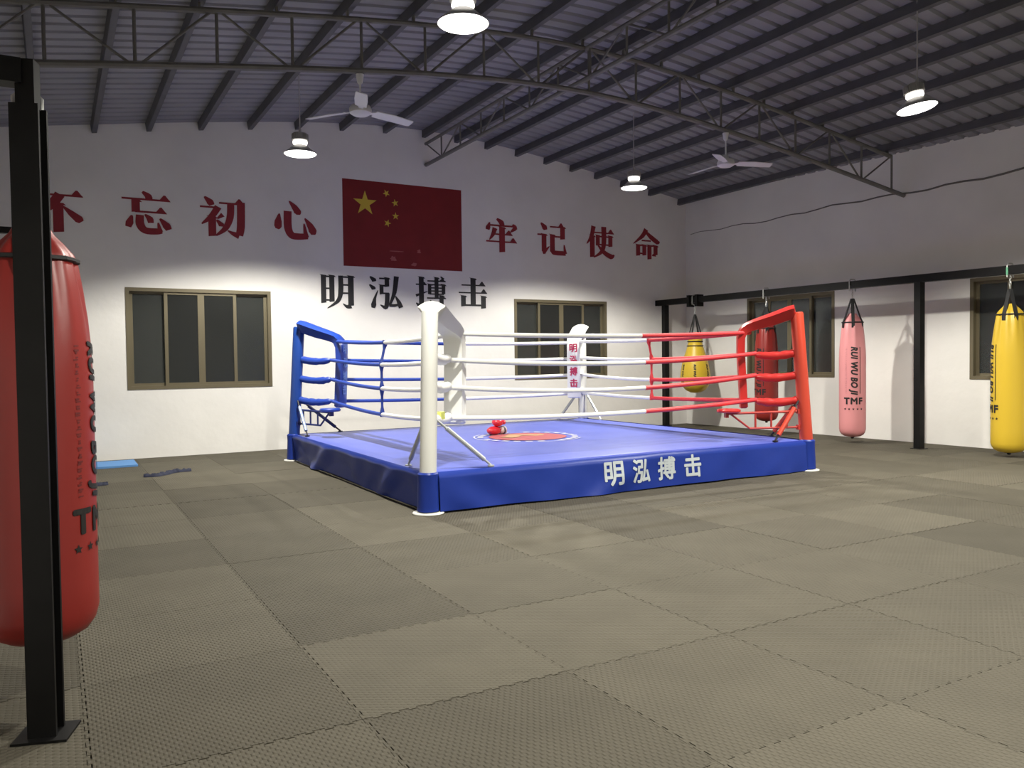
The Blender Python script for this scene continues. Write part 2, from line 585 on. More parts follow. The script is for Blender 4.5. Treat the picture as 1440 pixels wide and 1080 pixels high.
def make_mats():
    cam = SC.camera.matrix_world.inverted()
    def seen(x, y):
        v = cam @ Vector((x, y, 0))
        if v.z > -0.3:
            return False
        px = 720 + 1138.5 * v.x / -v.z
        py = 540 - 1138.5 * v.y / -v.z
        return -260 < px < 1700 and py < 1400
    rnd = random.Random(3)
    for i in range(-2, 14):
        for j in range(-1, 15):
            x0, y0 = 0.07 + i, 0.18 + j
            if not any(seen(x0 + a, y0 + b) for a in (0, 0.5, 1) for b in (0, 0.5, 1)):
                continue
            if 4.0 < x0 and x0 + 1 < 7.6 and 8.0 < y0 and y0 + 1 < 11.3:
                continue        # well under the ring
            rect = [(x0 + 0.001, y0 + 0.001), (x0 + 0.999, y0 + 0.001), (x0 + 0.999, y0 + 0.999), (x0 + 0.001, y0 + 0.999)]
            cl = clip_poly(rect)
            if not cl:
                continue
            full = len(cl) == 4 and all(p in cl for p in rect)
            turn = rnd.random() < 0.45
            if full:
                me = (MAT_J if y0 < 8.5 else MAT_S)[turn]
                o = bpy.data.objects.new('foam_mat', me)
                o.location = (x0 + 0.5, y0 + 0.5, rnd.uniform(-0.001, 0.001))
            else:
                if max(p[0] for p in cl) - min(p[0] for p in cl) < 0.03:
                    continue
                cx = sum(p[0] for p in cl) / len(cl)
                cy = sum(p[1] for p in cl) / len(cl)
                n = len(cl)
                vs = [(p[0] - cx, p[1] - cy, 0) for p in cl] + [(p[0] - cx, p[1] - cy, -0.011) for p in cl]
                fs = [tuple(range(n))] + [((k + 1) % n, k, n + k, n + (k + 1) % n) for k in range(n)]
                me = MB().add(vs, fs).mesh('foam_mat', M['foam_turned' if turn else 'foam'], smooth=0)
                o = bpy.data.objects.new('foam_mat', me)
                o.location = (cx, cy, 0)
            COL.objects.link(o)
            o.parent = floor
make_mats()

# ------------------------------------------------------------------ windows
def make_window(name, O, d, n, w, label, mid_right=True):
    """O: lower corner of the opening on the room face, d: along, n: into the room"""
    O = O + Vector((0, 0, WZ0))
    h = WZ1 - WZ0
    z = Vector((0, 0, 1))
    root = bpy.data.objects.new(name, None)
    COL.objects.link(root)
    root.location = O
    root['kind'] = 'structure'
    root['label'] = label
    ORIGIN[root.name] = O.copy()
    P = lambda s, t, k: O + d * s + z * t + n * k
    def rect_frame(mb, s0, s1, t0, t1, fw, k0, k1):
        kc, kh = (k0 + k1) / 2, (k1 - k0) / 2
        for a, b, t in ((s0, s1, t0 + fw / 2), (s0, s1, t1 - fw / 2)):
            mb.obox(P((a + b) / 2, t, kc), d * (b - a) / 2, n * kh, z * fw / 2)
        for s in (s0 + fw / 2, s1 - fw / 2):
            mb.obox(P(s, (t0 + t1) / 2, kc), d * fw / 2, n * kh, z * ((t1 - t0) / 2 - fw))
    mb = MB()
    rect_frame(mb, 0, w, 0, h, 0.055, -0.13, 0.012)
    mb.build('window_frame', M['olive'], root, smooth=0, fix=True)
    f = 0.055
    q = (w - 2 * f) / 4
    for i in range(4):
        inner = i in (1, 2)
        s0 = f + i * q - (0.025 if i in (1, 3) else 0)
        s1 = f + (i + 1) * q + (0.025 if i in (0, 2) else 0)
        if i == 1: s1 = f + 2 * q
        if i == 2: s0 = f + 2 * q
        k0, k1 = (-0.055, -0.02) if inner else (-0.105, -0.07)
        mb = MB()
        rect_frame(mb, s0, s1, f - 0.01, h - f + 0.01, 0.05, k0, k1)
        sash = mb.build('sash', M['olive'], root, smooth=0, fix=True)
        pb = MB().obox(P((s0 + s1) / 2, h / 2, (k0 + k1) / 2), d * ((s1 - s0) / 2 - 0.045), n * 0.003, z * (h / 2 - f - 0.035))
        pb.build('pane', M['glass_dark'] if inner else M['glass_dusty'], sash, smooth=0)
    return root
make_window('window_1', Vector((WIN_B[0][0], YB, 0)), Vector((1, 0, 0)), Vector((0, -1, 0)), WIN_B[0][1] - WIN_B[0][0],
            'four-pane bronze sliding window in the back wall behind the blue ring post')
make_window('window_2', Vector((WIN_B[1][0], YB, 0)), Vector((1, 0, 0)), Vector((0, -1, 0)), WIN_B[1][1] - WIN_B[1][0],
            'four-pane bronze sliding window in the back wall behind the lettered white pad')
for k, (a, b) in enumerate(WIN_R):
    make_window('window_%d' % (3 + k), CR + DR * a, DR, NR, b - a,
                ['bronze sliding window in the right wall behind the red ring post', 'bronze sliding window in the right wall behind the tall yellow bag'][k])

# ------------------------------------------------------------------ wall lettering (heavy brush-serif strokes)
def S(pts):
    """variable-width stroke -> polygons"""
    P = [Vector((p[0], p[1])) for p in pts]
    # resample smoothly (Catmull-Rom)
    out = []
    n = len(P)
    for i in range(n - 1):
        p0, p1, p2, p3 = P[max(i - 1, 0)], P[i], P[i + 1], P[min(i + 2, n - 1)]
        for k in range(4):
            t = k / 4
            c = 0.5 * ((2 * p1) + (p2 - p0) * t + (2 * p0 - 5 * p1 + 4 * p2 - p3) * t * t + (3 * p1 - p0 - 3 * p2 + p3) * t ** 3)
            out.append((c, pts[i][2] * (1 - t) + pts[i + 1][2] * t))
    out.append((P[-1], pts[-1][2]))
    L, Rr = [], []
    for i, (c, w) in enumerate(out):
        t = out[min(i + 1, len(out) - 1)][0] - out[max(i - 1, 0)][0]
        t.normalize()
        nn = Vector((-t.y, t.x))
        L.append(c + nn * w / 2)
        Rr.append(c - nn * w / 2)
    return [[tuple(L[i]), tuple(Rr[i]), tuple(Rr[i + 1]), tuple(L[i + 1])] for i in range(len(out) - 1)]
def Hs(x0, x1, y, t=0.045, s=0.13):
    k = min(0.24, (x1 - x0) * 0.45)
    return [[(x0, y - t / 2), (x1, y - t / 2), (x1 - k * 0.1, y + t / 2), (x0, y + t / 2)],
            [(x1 - k, y), (x1, y - t / 2), (x1 - k * 0.45, y + s), (x1 - k * 0.6, y + s)]]
def Ht(x0, x1, y, t=0.05):
    return [[(x0, y - t / 2), (x1, y - t / 2), (x1, y + t / 2), (x0, y + t / 2)]]
def V(x, y0, y1, w=0.16):
    return [[(x - w / 2, y0), (x + w / 2, y0 + 0.02), (x + w / 2, y1 - 0.02), (x - w / 2, y1)],
            [(x - w / 2 - 0.04, y1 + 0.02), (x, y1 - 0.05), (x + w / 2 + 0.05, y1 - 0.05), (x + w / 2, y1)]]
G = {}
G['bu'] = Hs(0, 1, .86) + S([(.56, .88, .2), (.42, .66, .19), (.2, .45, .16), (.02, .36, .04)]) + V(.52, .0, .68, .2) + \
    S([(.60, .62, .02), (.76, .46, .13), (.90, .33, .18), (.95, .27, .10)])
G['wang'] = S([(.42, 1.0, .05), (.54, .9, .15), (.55, .8, .15)]) + Hs(0, 1, .82) + V(.28, .5, .8, .17) + Hs(.26, .92, .52) + \
    S([(.2, .42, .04), (.15, .25, .16), (.12, .14, .12)]) + S([(.36, .44, .16), (.36, .22, .18), (.46, .075, .16), (.7, .065, .15), (.8, .09, .13)]) + \
    S([(.77, .06, .12), (.73, .28, .03)]) + S([(.46, .46, .03), (.56, .36, .14), (.58, .26, .12)]) + S([(.77, .38, .04), (.90, .22, .17), (.95, .12, .13)])
G['chu'] = S([(.1, .98, .04), (.22, .86, .16), (.26, .78, .12)]) + Ht(0, .38, .73, .045) + S([(.40, .75, .16), (.25, .5, .14), (.03, .3, .03)]) + \
    V(.26, 0, .5, .17) + S([(.50, .56, .12), (.38, .46, .04)]) + S([(.36, .42, .04), (.46, .3, .13), (.47, .26, .08)]) + \
    Hs(.42, 1.0, .85) + S([(.68, .83, .16), (.66, .5, .16), (.55, .22, .13), (.34, .03, .04)]) + \
    S([(.91, .9, .18), (.90, .3, .18), (.86, .06, .17)]) + S([(.86, .05, .17), (.72, .10, .1), (.60, .17, .02)])
G['xin'] = S([(.14, .64, .03), (.11, .44, .17), (.10, .31, .18), (.08, .24, .08)]) + S([(.34, .72, .19), (.34, .3, .19), (.42, .10, .18), (.58, .07, .17), (.82, .09, .15)]) + \
    S([(.78, .06, .14), (.73, .42, .03)]) + S([(.38, .98, .03), (.50, .84, .14), (.58, .71, .18), (.59, .64, .08)]) + \
    S([(.75, .56, .03), (.87, .39, .15), (.94, .24, .20), (.95, .14, .10)])
G['lao'] = S([(.36, 1, .06), (.5, .9, .16), (.53, .80, .15)]) + S([(.14, .88, .03), (.09, .74, .14), (.07, .66, .12)]) + Ht(.12, .95, .8, .05) + \
    S([(.86, .86, .05), (.94, .76, .15), (.78, .62, .02)]) + S([(.30, .72, .16), (.23, .52, .11), (.12, .36, .02)]) + Hs(.24, .86, .54) + Hs(.02, 1, .32) + V(.52, 0, .76, .18)
G['ji'] = S([(.12, .98, .04), (.24, .85, .17), (.27, .77, .11)]) + Ht(0, .25, .62, .05) + V(.22, .1, .64, .16) + S([(.20, .06, .14), (.40, .27, .02)]) + \
    S([(.2, .02, .03), (.22, .12, .15)]) + Hs(.42, .92, .88) + V(.85, .5, .9, .16) + Ht(.45, .85, .58, .05) + V(.5, .1, .64, .16) + \
    S([(.5, .3, .16), (.52, .11, .15), (.62, .075, .14), (.95, .075, .14)]) + S([(.94, .06, .12), (.90, .34, .03)])
G['shi'] = S([(.25, 1.0, .16), (.17, .67, .13), (.0, .42, .02)]) + V(.20, 0, .7, .17) + Hs(.28, 1, .8) + V(.40, .38, .72, .14) + V(.86, .36, .72, .15) + \
    Ht(.36, .9, .68) + Ht(.38, .86, .42) + S([(.62, 1.0, .18), (.62, .5, .17), (.54, .2, .13), (.25, .0, .03)]) + S([(.40, .40, .04), (.62, .18, .14), (.88, .05, .17), (1.0, .11, .03)])
G['ming'] = S([(.50, 1, .17), (.35, .77, .14), (.0, .5, .02)]) + S([(.48, .92, .08), (.7, .74, .16), (.94, .60, .16), (1.02, .63, .03)]) + Ht(.32, .68, .62, .05) + \
    V(.18, .1, .48, .15) + V(.42, .12, .48, .15) + Ht(.18, .45, .46) + Ht(.18, .45, .19) + V(.62, 0, .48, .16) + Ht(.62, .92, .46) + V(.86, .15, .48, .16) + S([(.86, .18, .15), (.72, .14, .03)])
G['bright'] = V(.1, .12, .97, .15) + V(.34, .16, .97, .15) + Ht(.1, .36, .93) + Ht(.1, .36, .57) + Ht(.1, .36, .22) + \
    S([(.60, .97, .14), (.60, .5, .15), (.51, .2, .11), (.2, -.03, .02)]) + V(.9, .05, .97, .17) + Ht(.58, .9, .93) + Ht(.58, .9, .69) + Ht(.58, .9, .44) + S([(.9, .06, .17), (.78, .03, .1), (.66, .12, .02)])
G['hong'] = S([(.02, .97, .04), (.14, .86, .15), (.16, .82, .08)]) + S([(0, .72, .04), (.12, .61, .14), (.14, .57, .08)]) + S([(.26, .55, .02), (.16, .3, .08), (.12, .1, .16), (.1, .0, .1)]) + \
    Ht(.30, .56, .92) + V(.54, .66, .95, .14) + Ht(.32, .56, .70) + V(.37, .42, .72, .12) + Ht(.34, .6, .46) + S([(.55, .47, .14), (.53, .15, .14), (.48, .02, .13), (.32, .10, .02)]) + \
    S([(.84, 1.0, .16), (.77, .5, .13), (.62, .1, .06)]) + S([(.60, .09, .08), (.78, .09, .09), (.92, .14, .05)]) + S([(.80, .38, .03), (.91, .18, .13), (.97, .02, .15)])
G['bo'] = V(.18, .05, 1.0, .16) + S([(.18, .05, .16), (.08, .1, .1), (0, .17, .02)]) + Hs(0, .36, .76, s=.08) + S([(0, .40, .09), (.38, .54, .02)]) + \
    Hs(.38, 1, .88, s=.08) + V(.68, .3, 1, .13) + V(.45, .45, .78, .11) + V(.91, .45, .78, .12) + Ht(.44, .92, .76, .04) + Ht(.44, .92, .66, .04) + Ht(.44, .92, .56, .04) + Ht(.44, .92, .46, .04) + \
    S([(.82, 1.03, .03), (.92, .94, .09)]) + Hs(.36, 1, .33, s=.08) + V(.84, .05, .42, .14) + S([(.84, .06, .14), (.68, .12, .02)]) + S([(.46, .26, .03), (.57, .13, .13)])
G['strike'] = Hs(.1, .94, .77) + Hs(0, 1, .52) + V(.5, .12, 1, .18) + V(.16, .06, .42, .16) + V(.86, .0, .42, .17) + Ht(.16, .86, .11, .06)

def wall_glyph(key, xc, zc, w, h, m):
    mb = MB()
    e = 0.003
    for q in G[key]:
        mb.prism([(x - .5, y - .5) for x, y in q], (xc, YB - 0.0015 - .00012 * len(mb.f) / 6, zc), (w, 0, 0), (0, 0, h), e)
    return mb.build('wall_letter', m, wall_back, smooth=0)
for key, xc, zc in (('bu', .10, 3.77), ('wang', 1.32, 3.83), ('chu', 2.457, 3.85), ('xin', 3.62, 3.89), ('lao', 7.63, 3.88), ('ji', 8.80, 3.89), ('shi', 9.99, 3.90), ('ming', 11.20, 3.925)):
    wall_glyph(key, xc, zc, .70, .645, M['letter_red'])['label'] = 'dark red painted character'
for key, xc, zc in (('bright', 4.345, 2.71), ('hong', 5.237, 2.717), ('bo', 6.128, 2.731), ('strike', 7.0, 2.744)):
    wall_glyph(key, xc, zc, .61, .575, M['letter_black'])['label'] = 'black painted character'

# painted flag
mb = MB()
FX0, FX1, FZ0, FZ1 = 4.466, 6.776, 3.155, 4.68
mb.box(FX0, FX1, YB - 0.003, YB + 0.01, FZ0, FZ1)
flag = mb.build('painted_flag', M['flag_red'], wall_back, smooth=0, label='red painted flag with one large and four small yellow stars')
def star(cx, cz, r, rot):
    P = []
    for k in range(10):
        q = r if k % 2 == 0 else r * 0.382
        a = PI / 2 + rot + k * PI / 5
        P.append((q * math.cos(a), q * math.sin(a)))
    mb = MB()
    mb.prism(P, (cx, YB - 0.003, cz), (1, 0, 0), (0, 0, 1), 0.002)
    return mb.build('star', M['flag_yellow'], flag, smooth=0, label='yellow star')
fw, fh = FX1 - FX0, FZ1 - FZ0
star(FX0 + fw * .178, FZ1 - fh * .265, fh * .148, 0)
for ux, uz, rr in ((.352, .125, .5), (.424, .23, .2), (.426, .385, 0), (.358, .475, -.3)):
    star(FX0 + fw * ux, FZ1 - fh * uz, fh * .046, rr)
for ux, uz, w_, h_ in ((.40, .89, .085, .05), (.62, .79, .05, .035), (.575, .945, .085, .03), (.43, .80, .18, .008)):
    mb = MB()
    P = []
    for k in range(14):
        a = 2 * PI * k / 14
        q = 1 + random.uniform(-.45, .25) * (0.2 if h_ < .01 else 1)
        P.append((q * w_ * math.cos(a) * fw * .35, q * h_ * math.sin(a) * fw * .5))
    mb.prism(P, (FX0 + fw * ux, YB - 0.003, FZ1 - fh * uz), (1, 0, 0), (0, 0, 1), 0.0015)
    mb.build('worn_patch', M['flag_worn'], flag, smooth=0, label='pale worn patch in the paint')

# ------------------------------------------------------------------ purlins
PUR = [-0.92, -0.16, .60, 1.36, 2.13, 2.9, 3.68, 4.46, 5.26, 6.02, 6.68, 7.32, 7.99, 8.65, 9.27, 9.88, 10.55, 11.30, 12.12]
ORD = ['first', 'second', 'third', 'fourth', 'fifth', 'sixth', 'seventh', 'eighth', 'ninth', 'tenth', 'eleventh', 'twelfth']
ridge_i = 9
for i, x in enumerate(PUR):
    a0 = math.atan((arch(x + .1) - arch(x - .1)) / .2)
    ex = Vector((math.cos(a0), 0, math.sin(a0)))
    ez = Vector((-math.sin(a0), 0, math.cos(a0)))
    zt = roof_z(x) - 0.004
    mb = MB()
    c = Vector((x, (YF + YB) / 2, zt))
    ly = (YB - YF) / 2 - 0.005
    dp = 0.125
    # C-section: web, two flanges, lips
    mb.obox(c - ez * dp / 2 - ex * .028, ex * .004, (0, ly, 0), ez * dp / 2)
    mb.obox(c - ez * .004 + ex * .004, ex * .032, (0, ly, 0), ez * .004)
    mb.obox(c - ez * (dp - .004) + ex * .004, ex * .032, (0, ly, 0), ez * .004)
    mb.obox(c - ez * (dp - .016) + ex * .034, ex * .003, (0, ly, 0), ez * .016)
    o = mb.build('roof_purlin', M['steel_dark'], smooth=0, fix=True)
    if i == ridge_i:
        lab = 'grey steel roof purlin directly above the long ridge truss'
    elif i < ridge_i:
        lab = 'grey steel roof purlin, %s one left of the ridge truss' % ORD[ridge_i - i - 1]
    else:
        lab = 'grey steel roof purlin, %s one right of the ridge truss' % ORD[i - ridge_i - 1]
    tag(o, lab, 'purlin', 'steel roof purlins')

# ------------------------------------------------------------------ trusses
YT = 8.70
def chord_z(x):
    return 4.91 + 0.93 * arch(x)
TH = 0.56
t = thing('roof_truss', 'arched grey steel roof truss crossing the hall above the boxing ring', 'roof truss', (5.7, YT, 4.9))
xr = wall_x(YT) - 0.02
xs = [XL + 0.01 + (xr - XL - 0.01) * i / 40 for i in range(41)]
mb = MB(); mb.tube([(x, YT, chord_z(x)) for x in xs], 0.036, 8); mb.build('bottom_chord', M['steel_truss'], t)
xs2 = [x for x in xs if x < 12.35]
mb = MB(); mb.tube([(x, YT, chord_z(x) + TH) for x in xs2], 0.033, 8); mb.build('top_chord', M['steel_truss'], t)
NOD = [-0.77 + .765 * i for i in range(18)]
for i, x in enumerate(NOD):
    if x > 12.4: continue
    mb = MB(); mb.tube([(x, YT, chord_z(x)), (x, YT, chord_z(x) + TH)], 0.017, 6)
    mb.build('truss_upright', M['steel_truss'], t)
    if i < len(NOD) - 1:
        x2 = NOD[i + 1]
        up0 = i % 2 == 1
        mb = MB()
        mb.tube([(x + .03, YT, chord_z(x) + (TH if up0 else 0)), (x2 - .03, YT, chord_z(x2) + (0 if up0 else TH))], 0.014, 6)
        mb.build('truss_diagonal', M['steel_truss'], t)
for x in PUR:
    z1 = roof_z(x) - 0.125
    z0 = chord_z(x) + TH
    if z1 - z0 > 0.02 and x < 12.3:
        mb = MB(); mb.box(x - .012, x + .012, YT - .02, YT + .02, z0, z1)
        mb.build('purlin_cleat', M['steel_truss'], t, smooth=0)

XR = 6.06
t = thing('ridge_truss', 'long grey steel truss under the ridge running out from the back wall', 'roof truss', (XR, 6, 5.07))
zb, zt = 5.075, 5.46
mb = MB(); mb.tube([(XR, YF + .01, zb), (XR, YB - .01, zb)], 0.034, 8); mb.build('bottom_chord', M['steel_truss'], t)
mb = MB(); mb.tube([(XR, YF + .01, zt), (XR, YB - .01, zt)], 0.028, 8); mb.build('top_chord', M['steel_truss'], t)
ys = [YB - .70 - .76 * i for i in range(15)]
mb = MB(); mb.tube([(XR, YB - .03, zt), (XR, ys[0], zb)], 0.013, 6); mb.build('truss_diagonal', M['steel_truss'], t)
for i, y in enumerate(ys):
    mb = MB(); mb.tube([(XR, y, zb), (XR, y, zt)], 0.016, 6); mb.build('truss_upright', M['steel_truss'], t)
    if i < len(ys) - 1:
        mb = MB(); mb.tube([(XR, y - .02, zb if i % 2 == 0 else zt), (XR, ys[i + 1] + .02, zt if i % 2 == 0 else zb)], 0.013, 6)
        mb.build('truss_diagonal', M['steel_truss'], t)

# ------------------------------------------------------------------ high-bay pendant lamps
def lamp(x, y, z, label, tilt=None, power=1.0):
    t = thing('pendant_lamp', label, 'lamp', (x, y, z), group='round high bay lamps')
    rt = roof_z(x) - 0.01
    mb = MB(); mb.tube([(0, 0, .30), (0, 0, rt - z)], 0.008, 6)
    mb.tube([(0, 0, .27), (0, 0, .33)], 0.018, 8)
    mb.build('cord', M['cord'], t, local=True)
    # heat sink with fins
    mb = MB()
    mb.lathe([(.02, .275), (.088, .27), (.095, .255), (.095, .175), (.07, .170)], 28)
    sink = mb.build('heat_sink', M['lamp_grey'], t, local=True, fix=True)
    mb = MB()
    for k in range(28):
        a = 2 * PI * k / 28
        d = Vector((math.cos(a), math.sin(a), 0))
        mb.obox(d * .102 + Vector((0, 0, .215)), d * .010, Vector((-d.y, d.x, 0)) * .0025, (0, 0, .04))
    fins = mb.build('fin', M['lamp_grey'], sink, local=True, smooth=0)
    fins['kind'] = 'stuff'
    mb = MB(); mb.lathe([(.07, .172), (.094, .165), (.098, .14), (.085, .115), (.06, .11)], 28)
    glow = mb.build('glow_band', M['lamp_glow'], t, local=True, fix=True, label='glowing white band under the heat sink')
    mb = MB(); mb.lathe([(.06, .112), (.10, .10), (.15, .055), (.213, .006), (.218, -.004), (.214, -.006), (.205, .004), (.14, .05), (.06, .095)], 40)
    shade = mb.build('shade', M['lamp_grey'], t, local=True, fix=True)
    mb = MB(); mb.lathe([(0, .0), (.204, .0), (.210, -.004), (.200, -.012), (.12, -.020), (0, -.022)][::-1], 40)
    lens = mb.build('lens', M['lamp_lens'], t, local=True, fix=True, label='glowing white lens')
    ld = bpy.data.lights.new('lamp_light', 'SPOT')
    ld.energy = LAMP_POWER * power
    ld.color = LAMP_COLOR
    ld.spot_size = R(LAMP_CONE)
    ld.spot_blend = LAMP_BLEND
    ld.shadow_soft_size = 0.10
    lo = bpy.data.objects.new('lamp_light', ld)
    COL.objects.link(lo)
    lo.parent = t
    lo.location = (0, 0, -.05)
    if tilt:
        ax, an = tilt
        q = Matrix.Rotation(an, 4, Vector(ax))
        for o in (sink, glow, shade, lens, lo):
            o.matrix_local = q @ Matrix.Translation(o.location)
    return t
LZ = 4.28
lamp(3.04, 6.13, LZ, 'largest glowing high bay lamp, cut by the top of the picture', power=0.75)
lamp(2.96, 10.95, LZ, 'glowing high bay lamp hanging in front of the characters on the flag\'s left')
lamp(8.39, 10.68, LZ, 'smallest glowing high bay lamp, above the characters right of the flag')
lamp(8.62, 5.81, LZ, 'tilted glowing high bay lamp over the tall bags by the right wall', tilt=((math.sin(R(56)), math.cos(R(56)), 0), R(-9)))
lamp(8.77, 1.15, LZ, 'high bay lamp on the camera\'s side of the hall, before the tilted one')
lamp(3.10, 1.30, LZ, 'dimmer high bay lamp overhead, close to where the picture was taken', power=0.95)

# ------------------------------------------------------------------ ceiling fans
def fan(x, y, z, a0, label):
    t = thing('ceiling_fan', label, 'ceiling fan', (x, y, z), group='white three-blade ceiling fans')
    rt = chord_z(x) - .02 - z
    mb = MB(); mb.tube([(0, 0, .08), (0, 0, rt)], .012, 8); mb.build('down_rod', M['fan_white'], t, local=True)
    mb = MB(); mb.lathe([(.013, rt - .13), (.03, rt - .11), (.04, rt - .05), (.045, rt - .02), (.02, rt - .015)], 16)
    mb.build('canopy', M['fan_white'], t, local=True, fix=True)
    mb = MB(); mb.lathe([(.015, .13), (.035, .12), (.05, .075), (.11, .055), (.125, .02), (.12, -.02), (.08, -.045), (0, -.05)], 24)
    mb.build('motor', M['fan_white'], t, local=True, fix=True)
    for k in range(3):
        a = R(a0) + k * 2 * PI / 3
        d = Vector((math.cos(a), math.sin(a), 0))
        e = Vector((-d.y, d.x, 0))
        mb = MB()
        vs, fs = [], []
        for (r, w, dz) in ((.10, .022, 0), (.17, .03, .004), (.18, .062, .004), (.40, .070, .0), (.66, .060, -.014), (.675, .050, -.014)):
            for s in (-1, 1):
                p = d * r + e * w * s + Vector((0, 0, dz - s * w * .22))
                vs += [p + Vector((0, 0, .004)), p - Vector((0, 0, .004))]
        for i in range(5):
            b = i * 4
            fs += [(b, b + 2, b + 6, b + 4), (b + 1, b + 5, b + 7, b + 3), (b, b + 4, b + 5, b + 1), (b + 2, b + 3, b + 7, b + 6)]
        fs += [(0, 1, 3, 2), (20, 22, 23, 21)]
        mb.add(vs, fs)
        mb.build('blade', M['fan_white'], t, local=True, smooth=20, fix=True)
fan(3.03, YT, 4.245, 132, 'white ceiling fan with its rod beside the flag, left of the ridge truss')
fan(8.50, YT, 4.255, 95, 'white ceiling fan right of the ridge truss, under the arched truss')

# ------------------------------------------------------------------ boxing ring
CA, CB, CC, CD = Vector((3.11, 7.17, 0)), Vector((8.43, 7.20, 0)), Vector((3.11, 12.17, 0)), Vector((8.38, 12.2, 0))
CEN = (CA + CB + CC + CD) / 4
ZC = 0.40
ring = thing('boxing_ring', 'raised blue boxing ring with blue, red and two white corner posts', 'boxing ring', (CEN.x, CEN.y, 0))
CORN = {'A': CA, 'B': CB, 'C': CC, 'D': CD}
INW = {'A': Vector((1, 1, 0)), 'B': Vector((-1, 1, 0)), 'C': Vector((1, -1, 0)), 'D': Vector((-1, -1, 0))}

# platform under the canvas
mb = MB()
pl = [CA + Vector((.06, .06, 0)), CB + Vector((-.06, .06, 0)), CD + Vector((-.06, -.06, 0)), CC + Vector((.06, -.06, 0))]
mb.add([p + Vector((0, 0, .001)) for p in pl] + [p + Vector((0, 0, ZC - .02)) for p in pl], [(3, 2, 1, 0), (4, 5, 6, 7), (0, 1, 5, 4), (1, 2, 6, 5), (2, 3, 7, 6), (3, 0, 4, 7)])
mb.build('platform', M['dark_metal'], ring, smooth=0)
# canvas: fine grid with faint puckers
def bil(u, v):
    return (CA * (1 - u) + CB * u) * (1 - v) + (CC * (1 - u) + CD * u) * v
mb = MB()
NU, NV = 60, 60
vs, fs = [], []
for j in range(NV + 1):
    for i in range(NU + 1):
        u, v = i / NU, j / NV
        p = bil(u, v)
        e = min(u, v, 1 - u, 1 - v)
        z = ZC + 0.004 * math.sin(p.x * 3.1 + math.sin(p.y * 2.3)) * math.sin(p.y * 4.1) * min(1, e * 8)
        z -= 0.025 * max(0, 1 - e * 60 / 1.2) ** 2
        vs.append((p.x, p.y, z))
for j in range(NV):
    for i in range(NU):
        a = j * (NU + 1) + i
        fs.append((a, a + 1, a + NU + 2, a + NU + 1))
mb.add(vs, fs)
canvas = mb.build('canvas', M['canvas_blue'], ring, smooth=80)

# emblem printed in the middle of the canvas
EC = Vector((5.70, 9.66, ZC + .006))
def disc_patch(r0, r1, a0, a1, z, n):
    v, f = [], []
    for k in range(n + 1):
        a = a0 + (a1 - a0) * k / n
        for r in (r0, r1):
            v.append((EC.x + r * math.cos(a), EC.y + r * math.sin(a), z))
    for k in range(n):
        f.append((2 * k, 2 * k + 1, 2 * k + 3, 2 * k + 2))
    return v, f
mb = MB()
mb.add(*disc_patch(.0, .54, 0, 2 * PI, EC.z, 40))
mb.build('emblem', M['emblem_red'], canvas, smooth=0, label='red disc printed on the canvas')
mb = MB()
for k in range(26):
    a = 2 * PI * k / 26
    if k % 7 == 5: continue
    mb.add(*disc_patch(.62, .70, a + .03, a + .17, EC.z, 3))
for a0, a1 in ((.2, 1.2), (2.2, 3.4), (4.4, 5.5)):
    mb.add(*disc_patch(.735, .755, a0, a1, EC.z, 14))
for dx, w in ((-1.0, .16), (-.93, .13)):
    v = [(EC.x + dx - .05, EC.y + .10 - w, EC.z), (EC.x + dx + .05, EC.y + .10 - w, EC.z), (EC.x + dx + .05, EC.y + .10 + w, EC.z), (EC.x + dx - .05, EC.y + .10 + w, EC.z)]
ob = mb.build('emblem_ring', M['emblem_white'], canvas, smooth=0, label='broken white ring of print around the red disc')
ob['kind'] = 'stuff'
mb = MB()
for k in range(7):
    a = 0.5 + k * .42
    c, s = math.cos(a), math.sin(a)
    r0, r1 = .12, .40 - .05 * (k % 3)
    v = []
    for r, w in ((r0, .05), (r1 * .7, .11), (r1, .02)):
        for q in (-w, w):
            v.append((EC.x + r * c - q * s, EC.y + r * s + q * c, EC.z + .001 + .0008 * k))
    mb.add(v, [(0, 2, 3, 1), (2, 4, 5, 3)])
ob = mb.build('emblem_motif', M['emblem_gold'], canvas, smooth=0, label='faded golden fan-shaped motif inside the red disc')
ob['kind'] = 'stuff'

